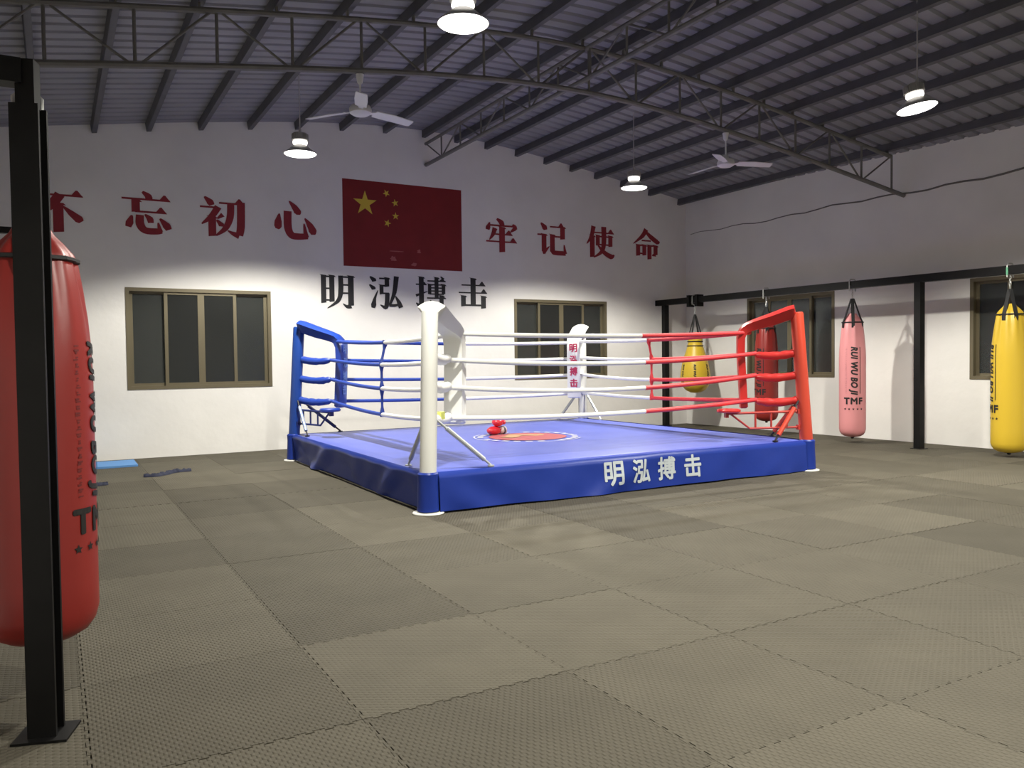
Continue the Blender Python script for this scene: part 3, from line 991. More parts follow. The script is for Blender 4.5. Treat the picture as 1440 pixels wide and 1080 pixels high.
# skirts
def skirt(p, q, out, amp, seed, label, z_bot=0.012, tuck=-.025):
    rnd = random.Random(seed)
    L = (q - p).length
    d = (q - p).normalized()
    ph = [rnd.uniform(0, 6.28) for _ in range(6)]
    nx, nz = 130, 12
    def offset(s, t):
        edge = max(0, min(1, (s - .09) / .35, (L - .09 - s) / .35))
        w = (math.sin(s * 3.3 + ph[0] + t * 1.2) * .55 + math.sin(s * 6.1 + ph[1] - t * 2.2) * .35 + math.sin(s * 11 + ph[2] + t * 3) * .2)
        fold = max(0, math.sin(s * 2.6 + ph[3] + 1.6 * t)) ** 6
        k = .060 - tuck * t + amp * t ** .7 * (w * .6 + fold * 1.1) * edge
        # slack folds running down from the corners
        for q in (s, L - s):
            k += .020 * math.exp(-max(q, 0) / .8) * edge * t ** .5 * math.sin(q * 8.5 - t * 5 + ph[5])
        if t < .085:
            k = .012 + (k - .012) * (t / .085) ** .5
        return max(k, .012)
    vs, fs = [], []
    for j in range(nz + 1):
        t = j / nz                          # 0 top, 1 bottom
        for i in range(nx + 1):
            s = .09 + (L - .18) * i / nx
            k = offset(s, t)
            z = (ZC - .004) * (1 - t) + t * z_bot + t * amp * .14 * (1 + math.sin(s * 2.1 + ph[4]))
            pt = p + d * s + out * k
            vs.append((pt.x, pt.y, z))
    for j in range(nz):
        for i in range(nx):
            a = j * (nx + 1) + i
            fs.append((a, a + nx + 1, a + nx + 2, a + 1))
    mb = MB().add(vs, fs)
    o = mb.build('skirt', M['ring_blue'], ring, smooth=75, fix=True, label=label)
    return o, offset
sk_front, off_front = skirt(CA, CB, Vector((0, -1, 0)), .034, 4, 'blue vinyl skirt with four white characters')
sk_left, off_left = skirt(CC, CA, Vector((-1, 0, 0)), .062, 11, None, tuck=.07)
sk_right, off_right = skirt(CB, CD, Vector((1, 0, 0)), .03, 3, None)
sk_back, off_back = skirt(CD, CC, Vector((0, 1, 0)), .02, 8, None)
for k, (ch, x) in enumerate((('明', 5.275), ('泓', 5.655), ('搏', 6.03), ('击', 6.41))):
    v, f = fit_text(ch, .243, .250)
    v, f = slice_flat(v, f, .03)
    mb = MB()
    for i_, (da, db) in enumerate(bold(.007)):
        pts = []
        for a_, b_ in v:
            z = .222 + b_ + db
            t_ = max(0, min(1, 1 - (z - .014) / (ZC - .018)))
            s_ = x + a_ + da - CA.x
            pts.append((x + a_ + da, CA.y + (CB.y - CA.y) * s_ / (CB.x - CA.x) - off_front(s_, t_) - .005 - .00015 * i_, z))
        mb.add(pts, f)
    mb.build('skirt_letter', M['print_white'], sk_front, smooth=0, label='white printed character')

# posts
PMAT = {'A': 'post_white', 'B': 'post_red', 'C': 'post_blue', 'D': 'post_white'}
PADM = {'A': 'white_vinyl', 'B': 'pad_red', 'C': 'pad_blue', 'D': 'white_vinyl'}
ROPM = {'A': 'rope_white', 'B': 'rope_red', 'C': 'rope_blue', 'D': 'rope_white'}
PCOL = {'A': 'white', 'B': 'red', 'C': 'blue', 'D': 'white'}
LEAN = .085
ZTOP = {'A': 1.96, 'B': 2.04, 'C': 2.0, 'D': 2.0}
RP = .082
def post_at(k, z):
    return CORN[k] + INW[k] * LEAN * max(0, (z - .3)) / 1.7 + Vector((0, 0, z))
K = {k: CORN[k] + INW[k] * .445 for k in CORN}       # where the ropes of two sides meet
ROPE_Z = [1.775, 1.50, 1.215, .895]
for k in 'ABCD':
    c = CORN[k]
    mb = MB()
    zs = [.0, .3, .8, 1.3, ZTOP[k] - .02, ZTOP[k] - .005, ZTOP[k]]
    mb.tube([post_at(k, z) for z in zs], [RP] * 5 + [RP * .93, RP * .8], 24)
    post = mb.build('corner_post', M[PMAT[k]], ring, label='%s corner post' % PCOL[k])
    mb = MB(); mb.lathe([(0, .001), (.15, .001), (.155, .008), (.15, .016), (.09, .02), (0, .02)], 28, c)
    mb.build('base_plate', M['post_white'], post, fix=True, label='white base plate')
    mb = MB(); mb.lathe([(.088, .022), (.108, .03), (.104, .18), (.100, .30), (.103, .385), (.086, .402)], 24, c,
                        flute=lambda z, a: 1 + .03 * math.sin(5 * a + z * 9))
    mb.build('post_wrap', M['ring_blue'], post, label='blue vinyl wrap')

# corner pads: a sloping visor and a hanging cushion
def sweep(mb, rings):
    n = len(rings[0])
    o = []
    vs = [p for r in rings for p in r]
    fs = []
    for i in range(len(rings) - 1):
        for j in range(n):
            j2 = (j + 1) % n
            fs.append((i * n + j, i * n + j2, (i + 1) * n + j2, (i + 1) * n + j))
    fs.append(tuple(range(n - 1, -1, -1)))
    fs.append(tuple((len(rings) - 1) * n + j for j in range(n)))
    mb.add(vs, fs)
for k in 'ABCD':
    c = CORN[k]
    u = INW[k].normalized()
    e = Vector((-u.y, u.x, 0))
    zt = ZTOP[k] + .10
    # cross-section across the pad: arched top, sides drawn in towards a narrower underside
    def section(p, nrm, w, rise, wb, dep):
        P = []
        N = 8
        for i in range(N + 1):
            q = -1 + 2 * i / N
            P.append(p + e * (q * w / 2) + nrm * (rise * (1 - q * q)))
        P.append(p + e * (w * .47) - nrm * .018)
        for i in range(5):
            q = 1 - 2 * i / 4
            P.append(p + e * (q * wb / 2) - nrm * dep)
        P.append(p - e * (w * .47) - nrm * .018)
        return P
    path = [(.060, zt - .070, .22, .035, .11, .07), (.072, zt - .056, .29, .052, .11, .115), (.14, zt - .070, .29, .052, .12, .125), (.40, zt - .150, .28, .048, .14, .12), (.64, zt - .215, .27, .04, .17, .105),
            (.755, zt - .255, .25, .034, .19, .10), (.815, zt - .31, .24, .028, .20, .095), (.850, zt - .41, .23, .024, .20, .09), (.855, zt - .6, .23, .02, .20, .09)]
    zlo = .815
    path += [(.855 - .006 * i, zt - .6 - (zt - .6 - zlo) * i / 6, .23, .02, .20, .09) for i in range(1, 7)]
    path += [(.810, zlo - .015, .19, .012, .16, .06)]
    rings = []
    for i, (dd, z, w, rise, wb, dep) in enumerate(path):
        a, b = path[max(i - 1, 0)], path[min(i + 1, len(path) - 1)]
        if i == 0: a, b = path[1], path[2]
        if i == len(path) - 1: a, b = path[-4], path[-2]
        tx, tz = b[0] - a[0], b[1] - a[1]
        l = math.hypot(tx, tz)
        tx, tz = tx / l, tz / l
        nrm = u * (-tz) + Vector((0, 0, tx))
        rings.append(section(c + INW[k] * LEAN * .8 * max(0, 1 - max(dd, 0) / .7) + u * dd + Vector((0, 0, z)), nrm, w, rise, wb, dep))
    mb = MB()
    sweep(mb, rings)
    pad = mb.build('corner_pad', M[PADM[k]], ring, smooth=42, fix=True, label='%s corner pad' % PCOL[k])
    # printed characters on the cushion face towards the ring's centre
    if k in 'CD':
        m_ = M['print_red'] if k == 'D' else M['print_faint']
        for q, ch in enumerate('明泓搏击'):
            v, f = fit_text(ch, .128, .138)
            zc = 1.66 - q * .20
            off = 0.906 - .036 * max(0, (zt - .6 - zc) / (zt - .6 - zlo))
            ex = -e if True else e
            # reading direction seen from the centre looking outwards: right = up x (direction to viewer)
            rgt = Vector((0, 0, 1)).cross(u)
            mb = MB()
            for i_, (da, db) in enumerate(bold(.005)):
                mb.add([c + u * (off - .028 + .00015 * i_) + rgt * (a + da) + Vector((0, 0, zc + b + db)) for a, b in v], f)
            mb.build('pad_letter', m_, pad, smooth=0, label=('red' if k == 'D' else 'faint pale') + ' printed character')

# ropes: four per side, each in the colours of its two corners
def rope_pts(p, q, z0, z1, sag, n=20, bow=Vector((0, 0, 0))):
    out = []
    for i in range(n + 1):
        t = i / n
        w = 4 * t * (1 - t)
        out.append(p * (1 - t) + q * t + Vector((0, 0, z0 * (1 - t) + z1 * t - sag * w)) + bow * w)
    return out
SIDES = [('A', 'B', .60, Vector((0, 1, 0))), ('C', 'A', .48, Vector((1, 0, 0))), ('D', 'B', .5, Vector((-1, 0, 0))), ('C', 'D', .5, Vector((0, -1, 0)))]
for a, b, sw, bow in SIDES:
    mids = []
    for li, z in enumerate(ROPE_Z):
        side_sag = {'AB': (.035, .08, .10, .06), 'CA': (.05, .055, .07, .077), 'DB': (.04, .055, .08, .04), 'CD': (.03, .03, .03, .03)}[a + b][li]
        za = z - (.02 if a == 'A' else 0) + .0
        zb_ = z + (.015 if b == 'B' else -.03 if b == 'A' else -.02)
        pa, pb = K[a], K[b]
        if li == 0:          # the top rope ends at the visor's bend
            pa, pb = pa + INW[a] * .05, pb + INW[b] * .05
        P = rope_pts(pa, pb, za, zb_, side_sag, 24, bow * (.03 if (a, b) in (('C', 'A'), ('D', 'B')) else .0))
        cut = round(24 * sw)
        mb = MB(); mb.tube(P[:cut + 1], .025, 10)
        rope = mb.build('rope', M[ROPM[a]], ring, label='%s half of a ring rope' % PCOL[a])
        mb = MB(); mb.tube(P[cut:], .027, 10)
        mb.build('rope_half', M[ROPM[b]], rope, label='%s half of a ring rope' % PCOL[b])
        mids.append(P[12])
    if (a, b) in (('C', 'A'), ('D', 'B')):
        mb = MB()
        col = 'rope_blue' if a == 'C' else 'rope_red'
        pts = []
        for i, m_ in enumerate(mids):
            pts.append(m_ + Vector((0, 0, .03)))
            pts.append(m_ - Vector((0, 0, .03)))
        rad = []
        for i in range(len(pts)):
            rad.append(.032)
        full, rr = [], []
        for i in range(len(pts) - 1):
            full.append(pts[i]); rr.append(.031)
            if i % 2 == 1:
                full.append(pts[i] * .75 + pts[i + 1] * .25); rr.append(.017)
                full.append(pts[i] * .25 + pts[i + 1] * .75); rr.append(.017)
        full.append(pts[-1]); rr.append(.031)
        mb.tube(full, rr, 8)
        mb.build('rope_tie', M[col], ring, label='%s vertical tie linking the four ropes' % ('blue' if a == 'C' else 'red'))

# turnbuckle covers from each post to the rope corners
for k in 'ABCD':
    for li in (1, 2, 3):
        z = ROPE_Z[li] + .015
        p = post_at(k, z + .02)
        q = K[k] + Vector((0, 0, z - .015))
        P, rr = [], []
        n = 14
        rnd = random.Random(ord(k) * 7 + li)
        for i in range(n + 1):
            t = i / n
            w = 4 * t * (1 - t)
            P.append(p * (1 - t) + q * t - Vector((0, 0, .035 * w)))
            base = .028 if t < .12 else (.052 if t < .85 else .046)
            if i == n: base = .028
            rr.append(base * (1 + .10 * rnd.uniform(-1, 1)))
        mb = MB(); mb.tube(P, rr, 12)
        mb.build('turnbuckle_cover', M[PADM[k]], ring, smooth=60, label='%s padded turnbuckle cover' % PCOL[k])
mb = MB(); mb.obox(CA + INW['A'] * .22 + Vector((0, 0, .925)), Vector((.7, -.7, 0)) * .05, Vector((.7, .7, 0)) * .056, (0, 0, .038))
mb.build('cover_tag', M['tag_yellow'], ring, smooth=0, label='small yellow-green tag beside the white post')

# telescopic braces from posts to canvas edge
FEET = {'A': [Vector((.03, .56, 0)), Vector((.71, .04, 0))], 'B': [Vector((-.52, .05, 0)), Vector((-.02, .58, 0))],
        'C': [Vector((.06, -.52, 0)), Vector((.70, -.05, 0))], 'D': [Vector((-.55, -.04, 0)), Vector((-.04, -.6, 0))]}
BM = {'A': ('silver', 'silver'), 'B': ('post_red', 'post_red'), 'C': ('strut_blue', 'frame_blue'), 'D': ('silver', 'silver')}
for k in 'ABCD':
    for i, fo in enumerate(FEET[k]):
        d = fo.normalized()
        p = post_at(k, .90) + d * .08
        q = CORN[k] + fo + Vector((0, 0, ZC + .012))
        v = q - p
        thick = .030 if k == 'B' else .024
        mb = MB()
        mb.tube([p + v * .18, p + v * .87], thick, 10)
        br = mb.build('brace', M[BM[k][i]], ring)
        mb = MB()
        mb.tube([p, p + v * .5, q], .0125, 8)
        mb.lathe([(0, 0), (.035, 0), (.035, .012), (0, .014)], 12, q - Vector((0, 0, .012)))
        mb.build('brace_rod', M['dark_metal'] if k in 'BC' else M['silver'], br, label='thin brace rods and foot plate')

# folding corner stools
def stool(k, ang, L, m_frame, m_pad, label):
    d = Vector((math.cos(ang), math.sin(ang), 0))
    e = Vector((-d.y, d.x, 0))
    p = post_at(k, .75) + d * .085
    z1, z0 = .765, .56
    a = lambda s, z: Vector((p.x + d.x * s, p.y + d.y * s, z))
    mb = MB()
    mb.tube([a(0, z1), a(L, z1 - .01)], .016, 8)
    mb.tube([a(0, z0), a(L * .68, z0)], .014, 8)
    for s in (.16, .38, .60):
        mb.tube([a(L * s, z0), a(L * s, z1)], .013, 8)
    mb.tube([a(L * .68, z0), a(L * .95, z1 - .01)], .013, 8)
    mb.obox(a(L, z1 - .03), d * .02, e * .03, (0, 0, .03))
    mb.obox(a(.0, z1), d * .015, e * .03, (0, 0, .03))
    mb.obox(a(.0, z0), d * .015, e * .03, (0, 0, .03))
    fr = mb.build('stool_frame', M[m_frame], ring, label=label)
    mb = MB()
    prof = [(0, 0), (.13, 0), (.15, .012), (.15, .03), (.13, .045), (0, .048)]
    mb.lathe(prof, 20, a(L * .97, z1 + .005))
    mb.build('stool_seat', M[m_pad], fr, fix=True, label='round padded seat')
stool('C', math.atan2(-math.cos(R(16)), math.sin(R(16))), .88, 'frame_blue', 'pad_blue', 'dark blue folding corner stool frame')
stool('B', R(160), .98, 'frame_red', 'pad_red', 'red folding corner stool frame')

# ------------------------------------------------------------------ boxing gloves lying on the canvas
def glove(loc, rotz, z, flip, label):
    t = thing('boxing_glove', label, 'boxing glove', (loc[0], loc[1], z), rotz, group='red gloves on the canvas')
    def blob(mb, c, r, n=14):
        vs, fs = [], []
        for i in range(n + 1):
            th = PI * i / n
            for j in range(n):
                ph = 2 * PI * j / n
                vs.append((c[0] + r[0] * math.sin(th) * math.cos(ph), c[1] + r[1] * math.sin(th) * math.sin(ph), c[2] + r[2] * math.cos(th)))
        for i in range(n):
            for j in range(n):
                j2 = (j + 1) % n
                fs.append((i * n + j, (i + 1) * n + j, (i + 1) * n + j2, i * n + j2))
        mb.add(vs, fs)
    mb = MB(); blob(mb, (.02, 0, .062), (.125, .085, .062)); mb.build('fist', M['glove_red'], t, local=True, smooth=80)
    mb = MB(); blob(mb, (.0, -.085 * flip, .060), (.075, .034, .036)); mb.build('thumb', M['glove_red'], t, local=True, smooth=80)
    mb = MB(); mb.tube([(-.08, 0, .058), (-.13, 0, .056), (-.20, 0, .056)], [.052, .055, .058], 16); mb.build('cuff', M['glove_pale'], t, local=True, label='pale cuff')
    mb = MB(); mb.tube([(-.145, 0, .056), (-.175, 0, .056)], [.0585, .0595], 16); mb.build('wrist_strap', M['glove_dark'], t, local=True, label='dark wrist strap')
    return t
glove((5.46, 10.17), R(200), ZC + .004, 1, 'red boxing glove lying flat on the blue canvas, under the other')
glove((5.52, 10.20), R(248), ZC + .118, -1, 'red boxing glove resting on top of the other beside the emblem')

# ------------------------------------------------------------------ bag racks
def beam_x(y):
    return 11.78 - (y - 7.89) * .0507
t = thing('bag_rack', 'black steel bag rack along the right wall with three hanging bags and a pear bag', 'bag rack', (11.78, 7.89, 0))
mb = MB(); mb.bar((beam_x(1.6), 1.6, 2.66), (beam_x(YB - .02), YB - .02, 2.66), .12, .12); mb.build('beam', M['rack'], t, smooth=0)
for y in (1.81, 7.89, 13.58):
    mb = MB(); mb.bar((beam_x(y), y, .0), (beam_x(y), y, 2.60), .11, .11, up=(.05, 1, 0)); po = mb.build('post', M['rack'], t, smooth=0)
    mb = MB(); mb.obox((beam_x(y), y, .005), (.09, 0, 0), (0, .09, 0), (0, 0, .005)); mb.build('foot_plate', M['rack'], po, smooth=0)
for y in (8.62, 2.4):
    mb = MB(); mb.bar((beam_x(y) + .05, y, 2.695), (wall_x(y) - .01, y, 2.695), .06, .05); mb.build('cross_beam', M['rack'], t, smooth=0)
yb_ = 12.70
for s in (-1, 1):
    mb = MB(); mb.box(beam_x(yb_) - .09, beam_x(yb_) + .09, yb_ + s * .12 - .035, yb_ + s * .12 + .035, 2.52, 2.76); mb.build('clamp', M['rack'], t, smooth=0)

XP, YP = -.062, 3.705
t = thing('bag_rack', 'near black steel bag rack post and beams in front of the large red bag', 'bag rack', (XP, YP, 0))
an = R(-18)
def rot2(x, y):
    return Vector((x * math.cos(an) - y * math.sin(an), x * math.sin(an) + y * math.cos(an), 0))
hx = .052
# open channel section: web and two flanges, then a square upper stub
mb = MB()
c = Vector((XP, YP, 0))
ex, ey = rot2(1, 0), rot2(0, 1)
zc = 2.485 / 2
mb.obox(c + ey * (-.045) + Vector((0, 0, zc)), ex * hx, ey * .008, (0, 0, zc))
mb.obox(c + ey * (.045) + Vector((0, 0, zc)), ex * hx, ey * .008, (0, 0, zc))
mb.obox(c - ex * (hx - .007) + Vector((0, 0, zc)), ex * .007, ey * .040, (0, 0, zc))
po = mb.build('post', M['rack'], t, smooth=0)
mb = MB(); mb.obox(c + Vector((0, 0, 2.57)), ex * .034, ey * .034, (0, 0, .09)); mb.build('post_stub', M['rack'], po, smooth=0)
mb = MB(); mb.obox(c + Vector((0, 0, .005)), ex * .10, ey * .09, (0, 0, .005)); mb.build('foot_plate', M['rack'], po, smooth=0)
mb = MB(); mb.bar((XP - .02, YP, 2.61), (XL + .01, YP, 2.61), .09, .095); mb.build('cross_beam', M['rack'], t, smooth=0)
mb = MB(); mb.bar((XP, YP + .04, 2.60), (XP, 8.13, 2.60), .07, .09); mb.build('beam', M['rack'], t, smooth=0)
mb = MB(); mb.bar((XP - .02, 8.10, 2.62), (XL + .01, 8.10, 2.62), .06, .055); mb.build('cross_beam', M['rack'], t, smooth=0)
mb = MB(); mb.bar((XP, 8.10, .0), (XP, 8.10, 2.555), .08, .08, up=(0, 1, 0)); mb.build('post', M['rack'], t, smooth=0)

# ------------------------------------------------------------------ punching bags
def to_cam(x, y):
    return math.atan2(-y, -x)
def wrap_print(mb, verts, faces, rad, ang0, z0, r_extra=.0025, cut=.02, thick=0):
    if thick:
        for i_, (da, db) in enumerate(bold(thick)):
            wrap_print(mb, [(x + da, y + db) for x, y in verts], faces, rad, ang0, z0, r_extra + .00015 * i_, cut)
        return
    """flat print (x across, y up) wrapped round the bag; ang0 is the direction of x = 0"""
    v2, fs = slice_flat(verts, faces, cut)
    vs = []
    for x, y in v2:
        z = z0 + y
        a = ang0 + x / .22
        r = rad(z, a) + r_extra
        vs.append((r * math.cos(a), r * math.sin(a), z))
    mb.add(vs, fs)

def bag(name, x, y, z_bottom, z_band, z_apex, z_hook, rad, m_body, face_ang, label, faint, hook_tape=False, beam_half=.06, straps=(-62, 4, 68, 180), group='hanging punching bags'):
    """face_ang: world angle towards which the print's middle looks"""
    t = thing(name, label, 'punching bag', (x, y, 0), 0, group)
    L = z_band - z_bottom
    prof = [(0.0, 0), (.35, .004), (.62, .018), (.82, .045), (.94, .085), (1.0, .14)]
    P = [(rad * a, z_bottom + b) for a, b in prof]
    for i in range(1, 13):
        u = i / 12
        P.append((rad * (1 if u < .68 else 1 - .27 * ((u - .68) / .32) ** 1.5), z_bottom + .14 + (L - .14) * u))
    rb = P[-1][0]
    P += [(rb * .93, z_band + .03), (rb * .72, z_band + .075), (rb * .50, z_band + .115), (rb * .40, z_band + .15), (0.01, z_band + .155)]
    def flute(z, a):
        k = max(0, min(1, (z - (z_band - .5)) / .5))
        return 1 + k * (.045 * math.sin(8 * a + .6) + .03 * math.sin(13 * a))
    mb = MB(); mb.lathe(P, 64, flute=flute)
    mb.build('bag_body', m_body, t, local=True, smooth=60)
    def radius(z, ang):
        for (r0, a), (r1, b) in zip(P, P[1:]):
            if a <= z <= b and b > a:
                return (r0 + (r1 - r0) * (z - a) / (b - a)) * max(1, flute(z, ang)) + .001
        return rad
    # band round the shoulder
    mb = MB()
    ring_pts = [((rb + .008) * math.cos(2 * PI * k / 32) * flute(z_band, 2 * PI * k / 32), (rb + .008) * math.sin(2 * PI * k / 32) * flute(z_band, 2 * PI * k / 32), z_band) for k in range(32)]
    mb.tube(ring_pts, .011, 6, closed=True)
    mb.build('shoulder_band', M['bag_black'], t, local=True)
    for k in straps:
        a = to_cam(x, y) + R(k)
        d = Vector((math.cos(a), math.sin(a), 0))
        e = Vector((-d.y, d.x, 0))
        mb = MB()
        pts = [(rb + .012, z_band - .09), (rb + .012, z_band + .0), (rb * .80 + .01, z_band + .07), (.02, z_apex)]
        for (r0, a0), (r1, a1) in zip(pts, pts[1:]):
            p, q = d * r0 + Vector((0, 0, a0)), d * r1 + Vector((0, 0, a1))
            mb.bar(p, q, .05, .008, up=d if abs(a1 - a0) > .05 else (0, 0, 1))
        mb.build('strap', M['bag_black'], t, local=True, smooth=0)
    # snap link and chain
    mb = MB()
    zc = z_apex
    n = max(1, int((z_hook - z_apex - .10) / .045))
    for k in range(n + 1):
        z = zc + .045 * k
        o_ = [(.013 * math.cos(q), 0, z + .03 + .03 * math.sin(q)) if k % 2 == 0 else (0, .013 * math.cos(q), z + .03 + .03 * math.sin(q)) for q in [2 * PI * i / 12 for i in range(12)]]
        mb.tube(o_, .0055, 6, closed=True)
    mb.build('chain', M['chain'], t, local=True)
    # strap hook over the beam
    b = beam_half + .018
    zt_ = z_hook
    zl = zc + .045 * n + .04
    path = [(-b, 0, zt_ - .20), (-b, 0, zt_ - .03), (-b + .03, 0, zt_), (b - .03, 0, zt_), (b, 0, zt_ - .03), (b, 0, zt_ - .20), (b * .6, 0, zl + .02), (0, 0, zl), (-b * .6, 0, zl + .02), (-b, 0, zt_ - .20)]
    mb = MB(); mb.tube(path, .010, 8, cap=True)
    hk = mb.build('hook', M['chain'], t, local=True)
    if hook_tape:
        mb = MB(); mb.tube([(-b, 0, zt_ - .17), (-b, 0, zt_ - .06)], .014, 8); mb.build('tape', M['green_tape'], hk, local=True, label='green tape on the hook')
    # valve at the bottom
    mb = MB(); mb.lathe([(0, z_bottom - .03), (.022, z_bottom - .028), (.026, z_bottom - .005), (.02, z_bottom + .01)], 12)
    mb.build('valve', M['bag_black'], t, local=True, fix=True)
    # print
    zs = z_bottom + L * .58         # middle of the long word column
    hgt = L * .41
    mb = MB()
    v, f, tw, th = text_mesh('RUI WU BO JI', size=1, shear=.2, spacing=1.1)
    sx, sy = hgt / tw, .135 / th
    # rotated clockwise: text x runs downwards, text y runs to the right
    v2 = [(yy * sy, -xx * sx) for xx, yy in v]
    wrap_print(mb, v2, f, radius, face_ang, zs, thick=.0065)
    lx = .112
    wrap_print(mb, [(lx - .006, -hgt * .48), (lx + .006, -hgt * .48), (lx + .006, hgt * .5), (lx - .006, hgt * .5)], [(0, 1, 2, 3)], radius, face_ang, zs)
    v, f = fit_text('TMF', .305, .102, spacing=1.15)
    wrap_print(mb, v, f, radius, face_ang + .0, z_bottom + L * .32, thick=.0065)
    for k in range(5):
        sp = []
        for q in range(10):
            r_ = .022 if q % 2 == 0 else .0095
            a = PI / 2 + q * PI / 5
            sp.append(((k - 2) * .068 + r_ * math.cos(a), r_ * math.sin(a)))
        wrap_print(mb, sp, [tuple(range(10))], radius, face_ang, z_bottom + L * .25)
    mb.build('printed_lettering', M['print_black'], t, local=True, smooth=0, label='black printed lettering and stars')
    # small column of print, too small to read: pairs of short strokes
    mb = MB()
    rnd = random.Random(5)
    nl = 22
    for k in range(nl):
        yy = hgt * .46 - k * hgt * .92 / (nl - 1)
        for q in range(2):
            w_ = rnd.choice((.010, .018, .024))
            h_ = rnd.choice((.005, .008))
            cx = -.118 + rnd.uniform(-.004, .004)
            cy = yy + (q - .5) * .020
            wrap_print(mb, [(cx - w_ / 2, cy - h_ / 2), (cx + w_ / 2, cy - h_ / 2), (cx + w_ / 2, cy + h_ / 2), (cx - w_ / 2, cy + h_ / 2)], [(0, 1, 2, 3)], radius, face_ang, zs)
    mb.build('small_lettering', faint, t, local=True, smooth=0, label='faint column of tiny print')['kind'] = 'stuff'
    return t

# angle grows anticlockwise seen from above; the print's right side is at larger angles
y = 9.06
bag('punching_bag', beam_x(y), y, .10, 2.03, 2.43, 2.755, .212, M['bag_pink'], to_cam(beam_x(y), y) + R(4), 'pink punching bag hanging left of the black rack post', M['print_pinkgrey'])
y = 10.87
bag('punching_bag', beam_x(y), y, .26, 2.00, 2.40, 2.755, .212, M['bag_red'], to_cam(beam_x(y), y) - R(44), 'smaller red punching bag hanging behind the red ring post', M['print_darkred'])
y = 6.55
bag('punching_bag', beam_x(y), y, .06, 2.03, 2.39, 2.755, .233, M['bag_yellow'], to_cam(beam_x(y), y) - R(76), 'tall yellow punching bag hanging right of the black rack post', M['print_darkred'], hook_tape=True, straps=(-24, 24, 156, 204))
bag('punching_bag', XP - .01, 4.17, .245, 1.94, 2.24, 2.68, .228, M['bag_red'], to_cam(XP, 4.17) + R(74), 'large red punching bag hanging behind the near black post', M['print_darkred'], beam_half=.035, straps=(-9, 9, 171, 189))

# pear bag
y = 12.70
x = beam_x(y)
t = thing('pear_bag', 'yellow pear-shaped punching bag hanging by the far black rack post', 'punching bag', (x, y, 0), 0, 'hanging punching bags')
P = [(0, .74), (.10, .75), (.20, .80), (.265, .88), (.30, .99), (.305, 1.08), (.295, 1.20), (.265, 1.36), (.225, 1.50), (.185, 1.62), (.155, 1.72), (.145, 1.78), (.150, 1.84), (.15, 1.94), (.13, 1.975), (.05, 1.99)]
mb = MB(); mb.lathe(P, 48); mb.build('bag_body', M['bag_yellow'], t, local=True, smooth=60)
for z, r in ((1.80, .150), (1.71, .162)):
    mb = MB(); mb.tube([(r * math.cos(2 * PI * k / 32), r * math.sin(2 * PI * k / 32), z) for k in range(32)], .012, 6, closed=True)
    mb.build('neck_band', M['bag_black'], t, local=True)
for k in range(4):
    a = to_cam(x, y) + PI / 4 + k * PI / 2 + .3
    d = Vector((math.cos(a), math.sin(a), 0))
    mb = MB(); mb.bar(d * .135 + Vector((0, 0, 1.95)), d * .015 + Vector((0, 0, 2.36)), .035, .008, up=d); mb.build('strap', M['bag_black'], t, local=True, smooth=0)
mb = MB()
for k in range(4):
    z = 2.35 + .045 * k
    mb.tube([(.013 * math.cos(q), 0, z + .03 + .03 * math.sin(q)) if k % 2 == 0 else (0, .013 * math.cos(q), z + .03 + .03 * math.sin(q)) for q in [2 * PI * i / 12 for i in range(12)]], .0055, 6, closed=True)
mb.build('chain', M['chain'], t, local=True)
b = .078
mb = MB(); mb.tube([(-b, 0, 2.56), (-b, 0, 2.725), (-b + .03, 0, 2.755), (b - .03, 0, 2.755), (b, 0, 2.725), (b, 0, 2.58), (0, 0, 2.54), (-b, 0, 2.58)], .010, 8); mb.build('hook', M['chain'], t, local=True)
mb = MB()
def pear_r(z, ang):
    for (r0, a), (r1, b_) in zip(P, P[1:]):
        if a <= z <= b_ and b_ > a:
            return r0 + (r1 - r0) * (z - a) / (b_ - a)
    return .3
for da in (-.05, .95, -1.0):
    v, f, tw, th = text_mesh('RUI WU BO JI', size=1, shear=.2)
    v2 = [(yy * .05 / th * .8, -xx * .42 / tw) for xx, yy in v]
    wrap_print(mb, v2, f, pear_r, to_cam(x, y) + da, 1.12, .004, thick=.004)
mb.build('printed_lettering', M['print_black'], t, local=True, smooth=0, label='columns of black printed lettering')

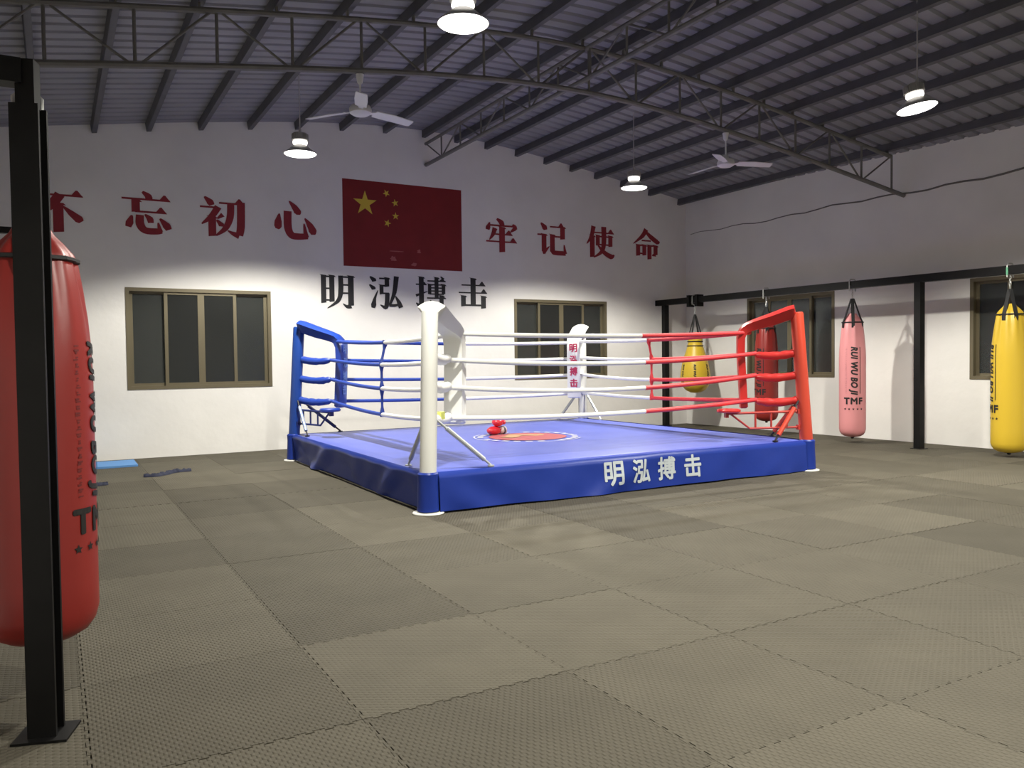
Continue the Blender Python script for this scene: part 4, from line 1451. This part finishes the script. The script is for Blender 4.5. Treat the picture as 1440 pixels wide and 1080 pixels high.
# ------------------------------------------------------------------ things lying on the floor
mb = MB()
mb.box(.08, 1.02, 12.78, 13.50, .001, .028)
tag(mb.build('exercise_mat', M['mat_blue'], smooth=0), 'flat sky blue exercise mat lying by the back wall left of the window', 'mat')

def cloth_strip(name, pts, w, h, label, group):
    """a crumpled flat strap lying on the floor"""
    P = [Vector(p) for p in pts]
    vs, fs = [], []
    rnd = random.Random(len(pts))
    path = []
    for i in range(len(P) - 1):
        for k in range(6):
            path.append(P[i].lerp(P[i + 1], k / 6))
    path.append(P[-1])
    n = 7
    for i, p in enumerate(path):
        tt = path[min(i + 1, len(path) - 1)] - path[max(i - 1, 0)]
        tt.normalize()
        e = Vector((-tt.y, tt.x, 0))
        ww = w * (.75 + .35 * rnd.random()) * (.5 if i in (0, len(path) - 1) else 1)
        for j in range(n):
            s = -1 + 2 * j / (n - 1)
            z = .004 + h * (1 - s * s) * (.5 + rnd.random())
            q = p + e * s * ww
            vs.append((q.x, q.y, z))
    for i in range(len(path) - 1):
        for j in range(n - 1):
            a = i * n + j
            fs.append((a, a + 1, a + n + 1, a + n))
    k = len(vs)
    vs2 = [(v[0], v[1], .002) for v in vs]
    vs += vs2
    m_ = len(path)
    for i in range(m_ - 1):
        fs.append((i * n, (i + 1) * n, k + (i + 1) * n, k + i * n))
        fs.append(((i + 1) * n + n - 1, i * n + n - 1, k + i * n + n - 1, k + (i + 1) * n + n - 1))
    fs.append(tuple([j for j in range(n)] + [k + j for j in range(n - 1, -1, -1)]))
    mb = MB().add(vs, fs)
    return tag(mb.build(name, M['navy'], smooth=50, fix=True), label, 'strap', group)
cloth_strip('cloth_strap', [(.98, 11.52, 0), (1.14, 11.50, 0), (1.24, 11.60, 0), (1.34, 11.72, 0), (1.42, 11.78, 0), (1.60, 11.80, 0)], .055, .035, 'crumpled navy strap lying on the mats between the red bag and the ring', None)
cloth_strip('cloth_strap', [(.30, 11.00, 0), (.42, 11.02, 0), (.54, 11.05, 0)], .04, .03, 'short navy strap on the mats, half hidden by the large red bag', None)
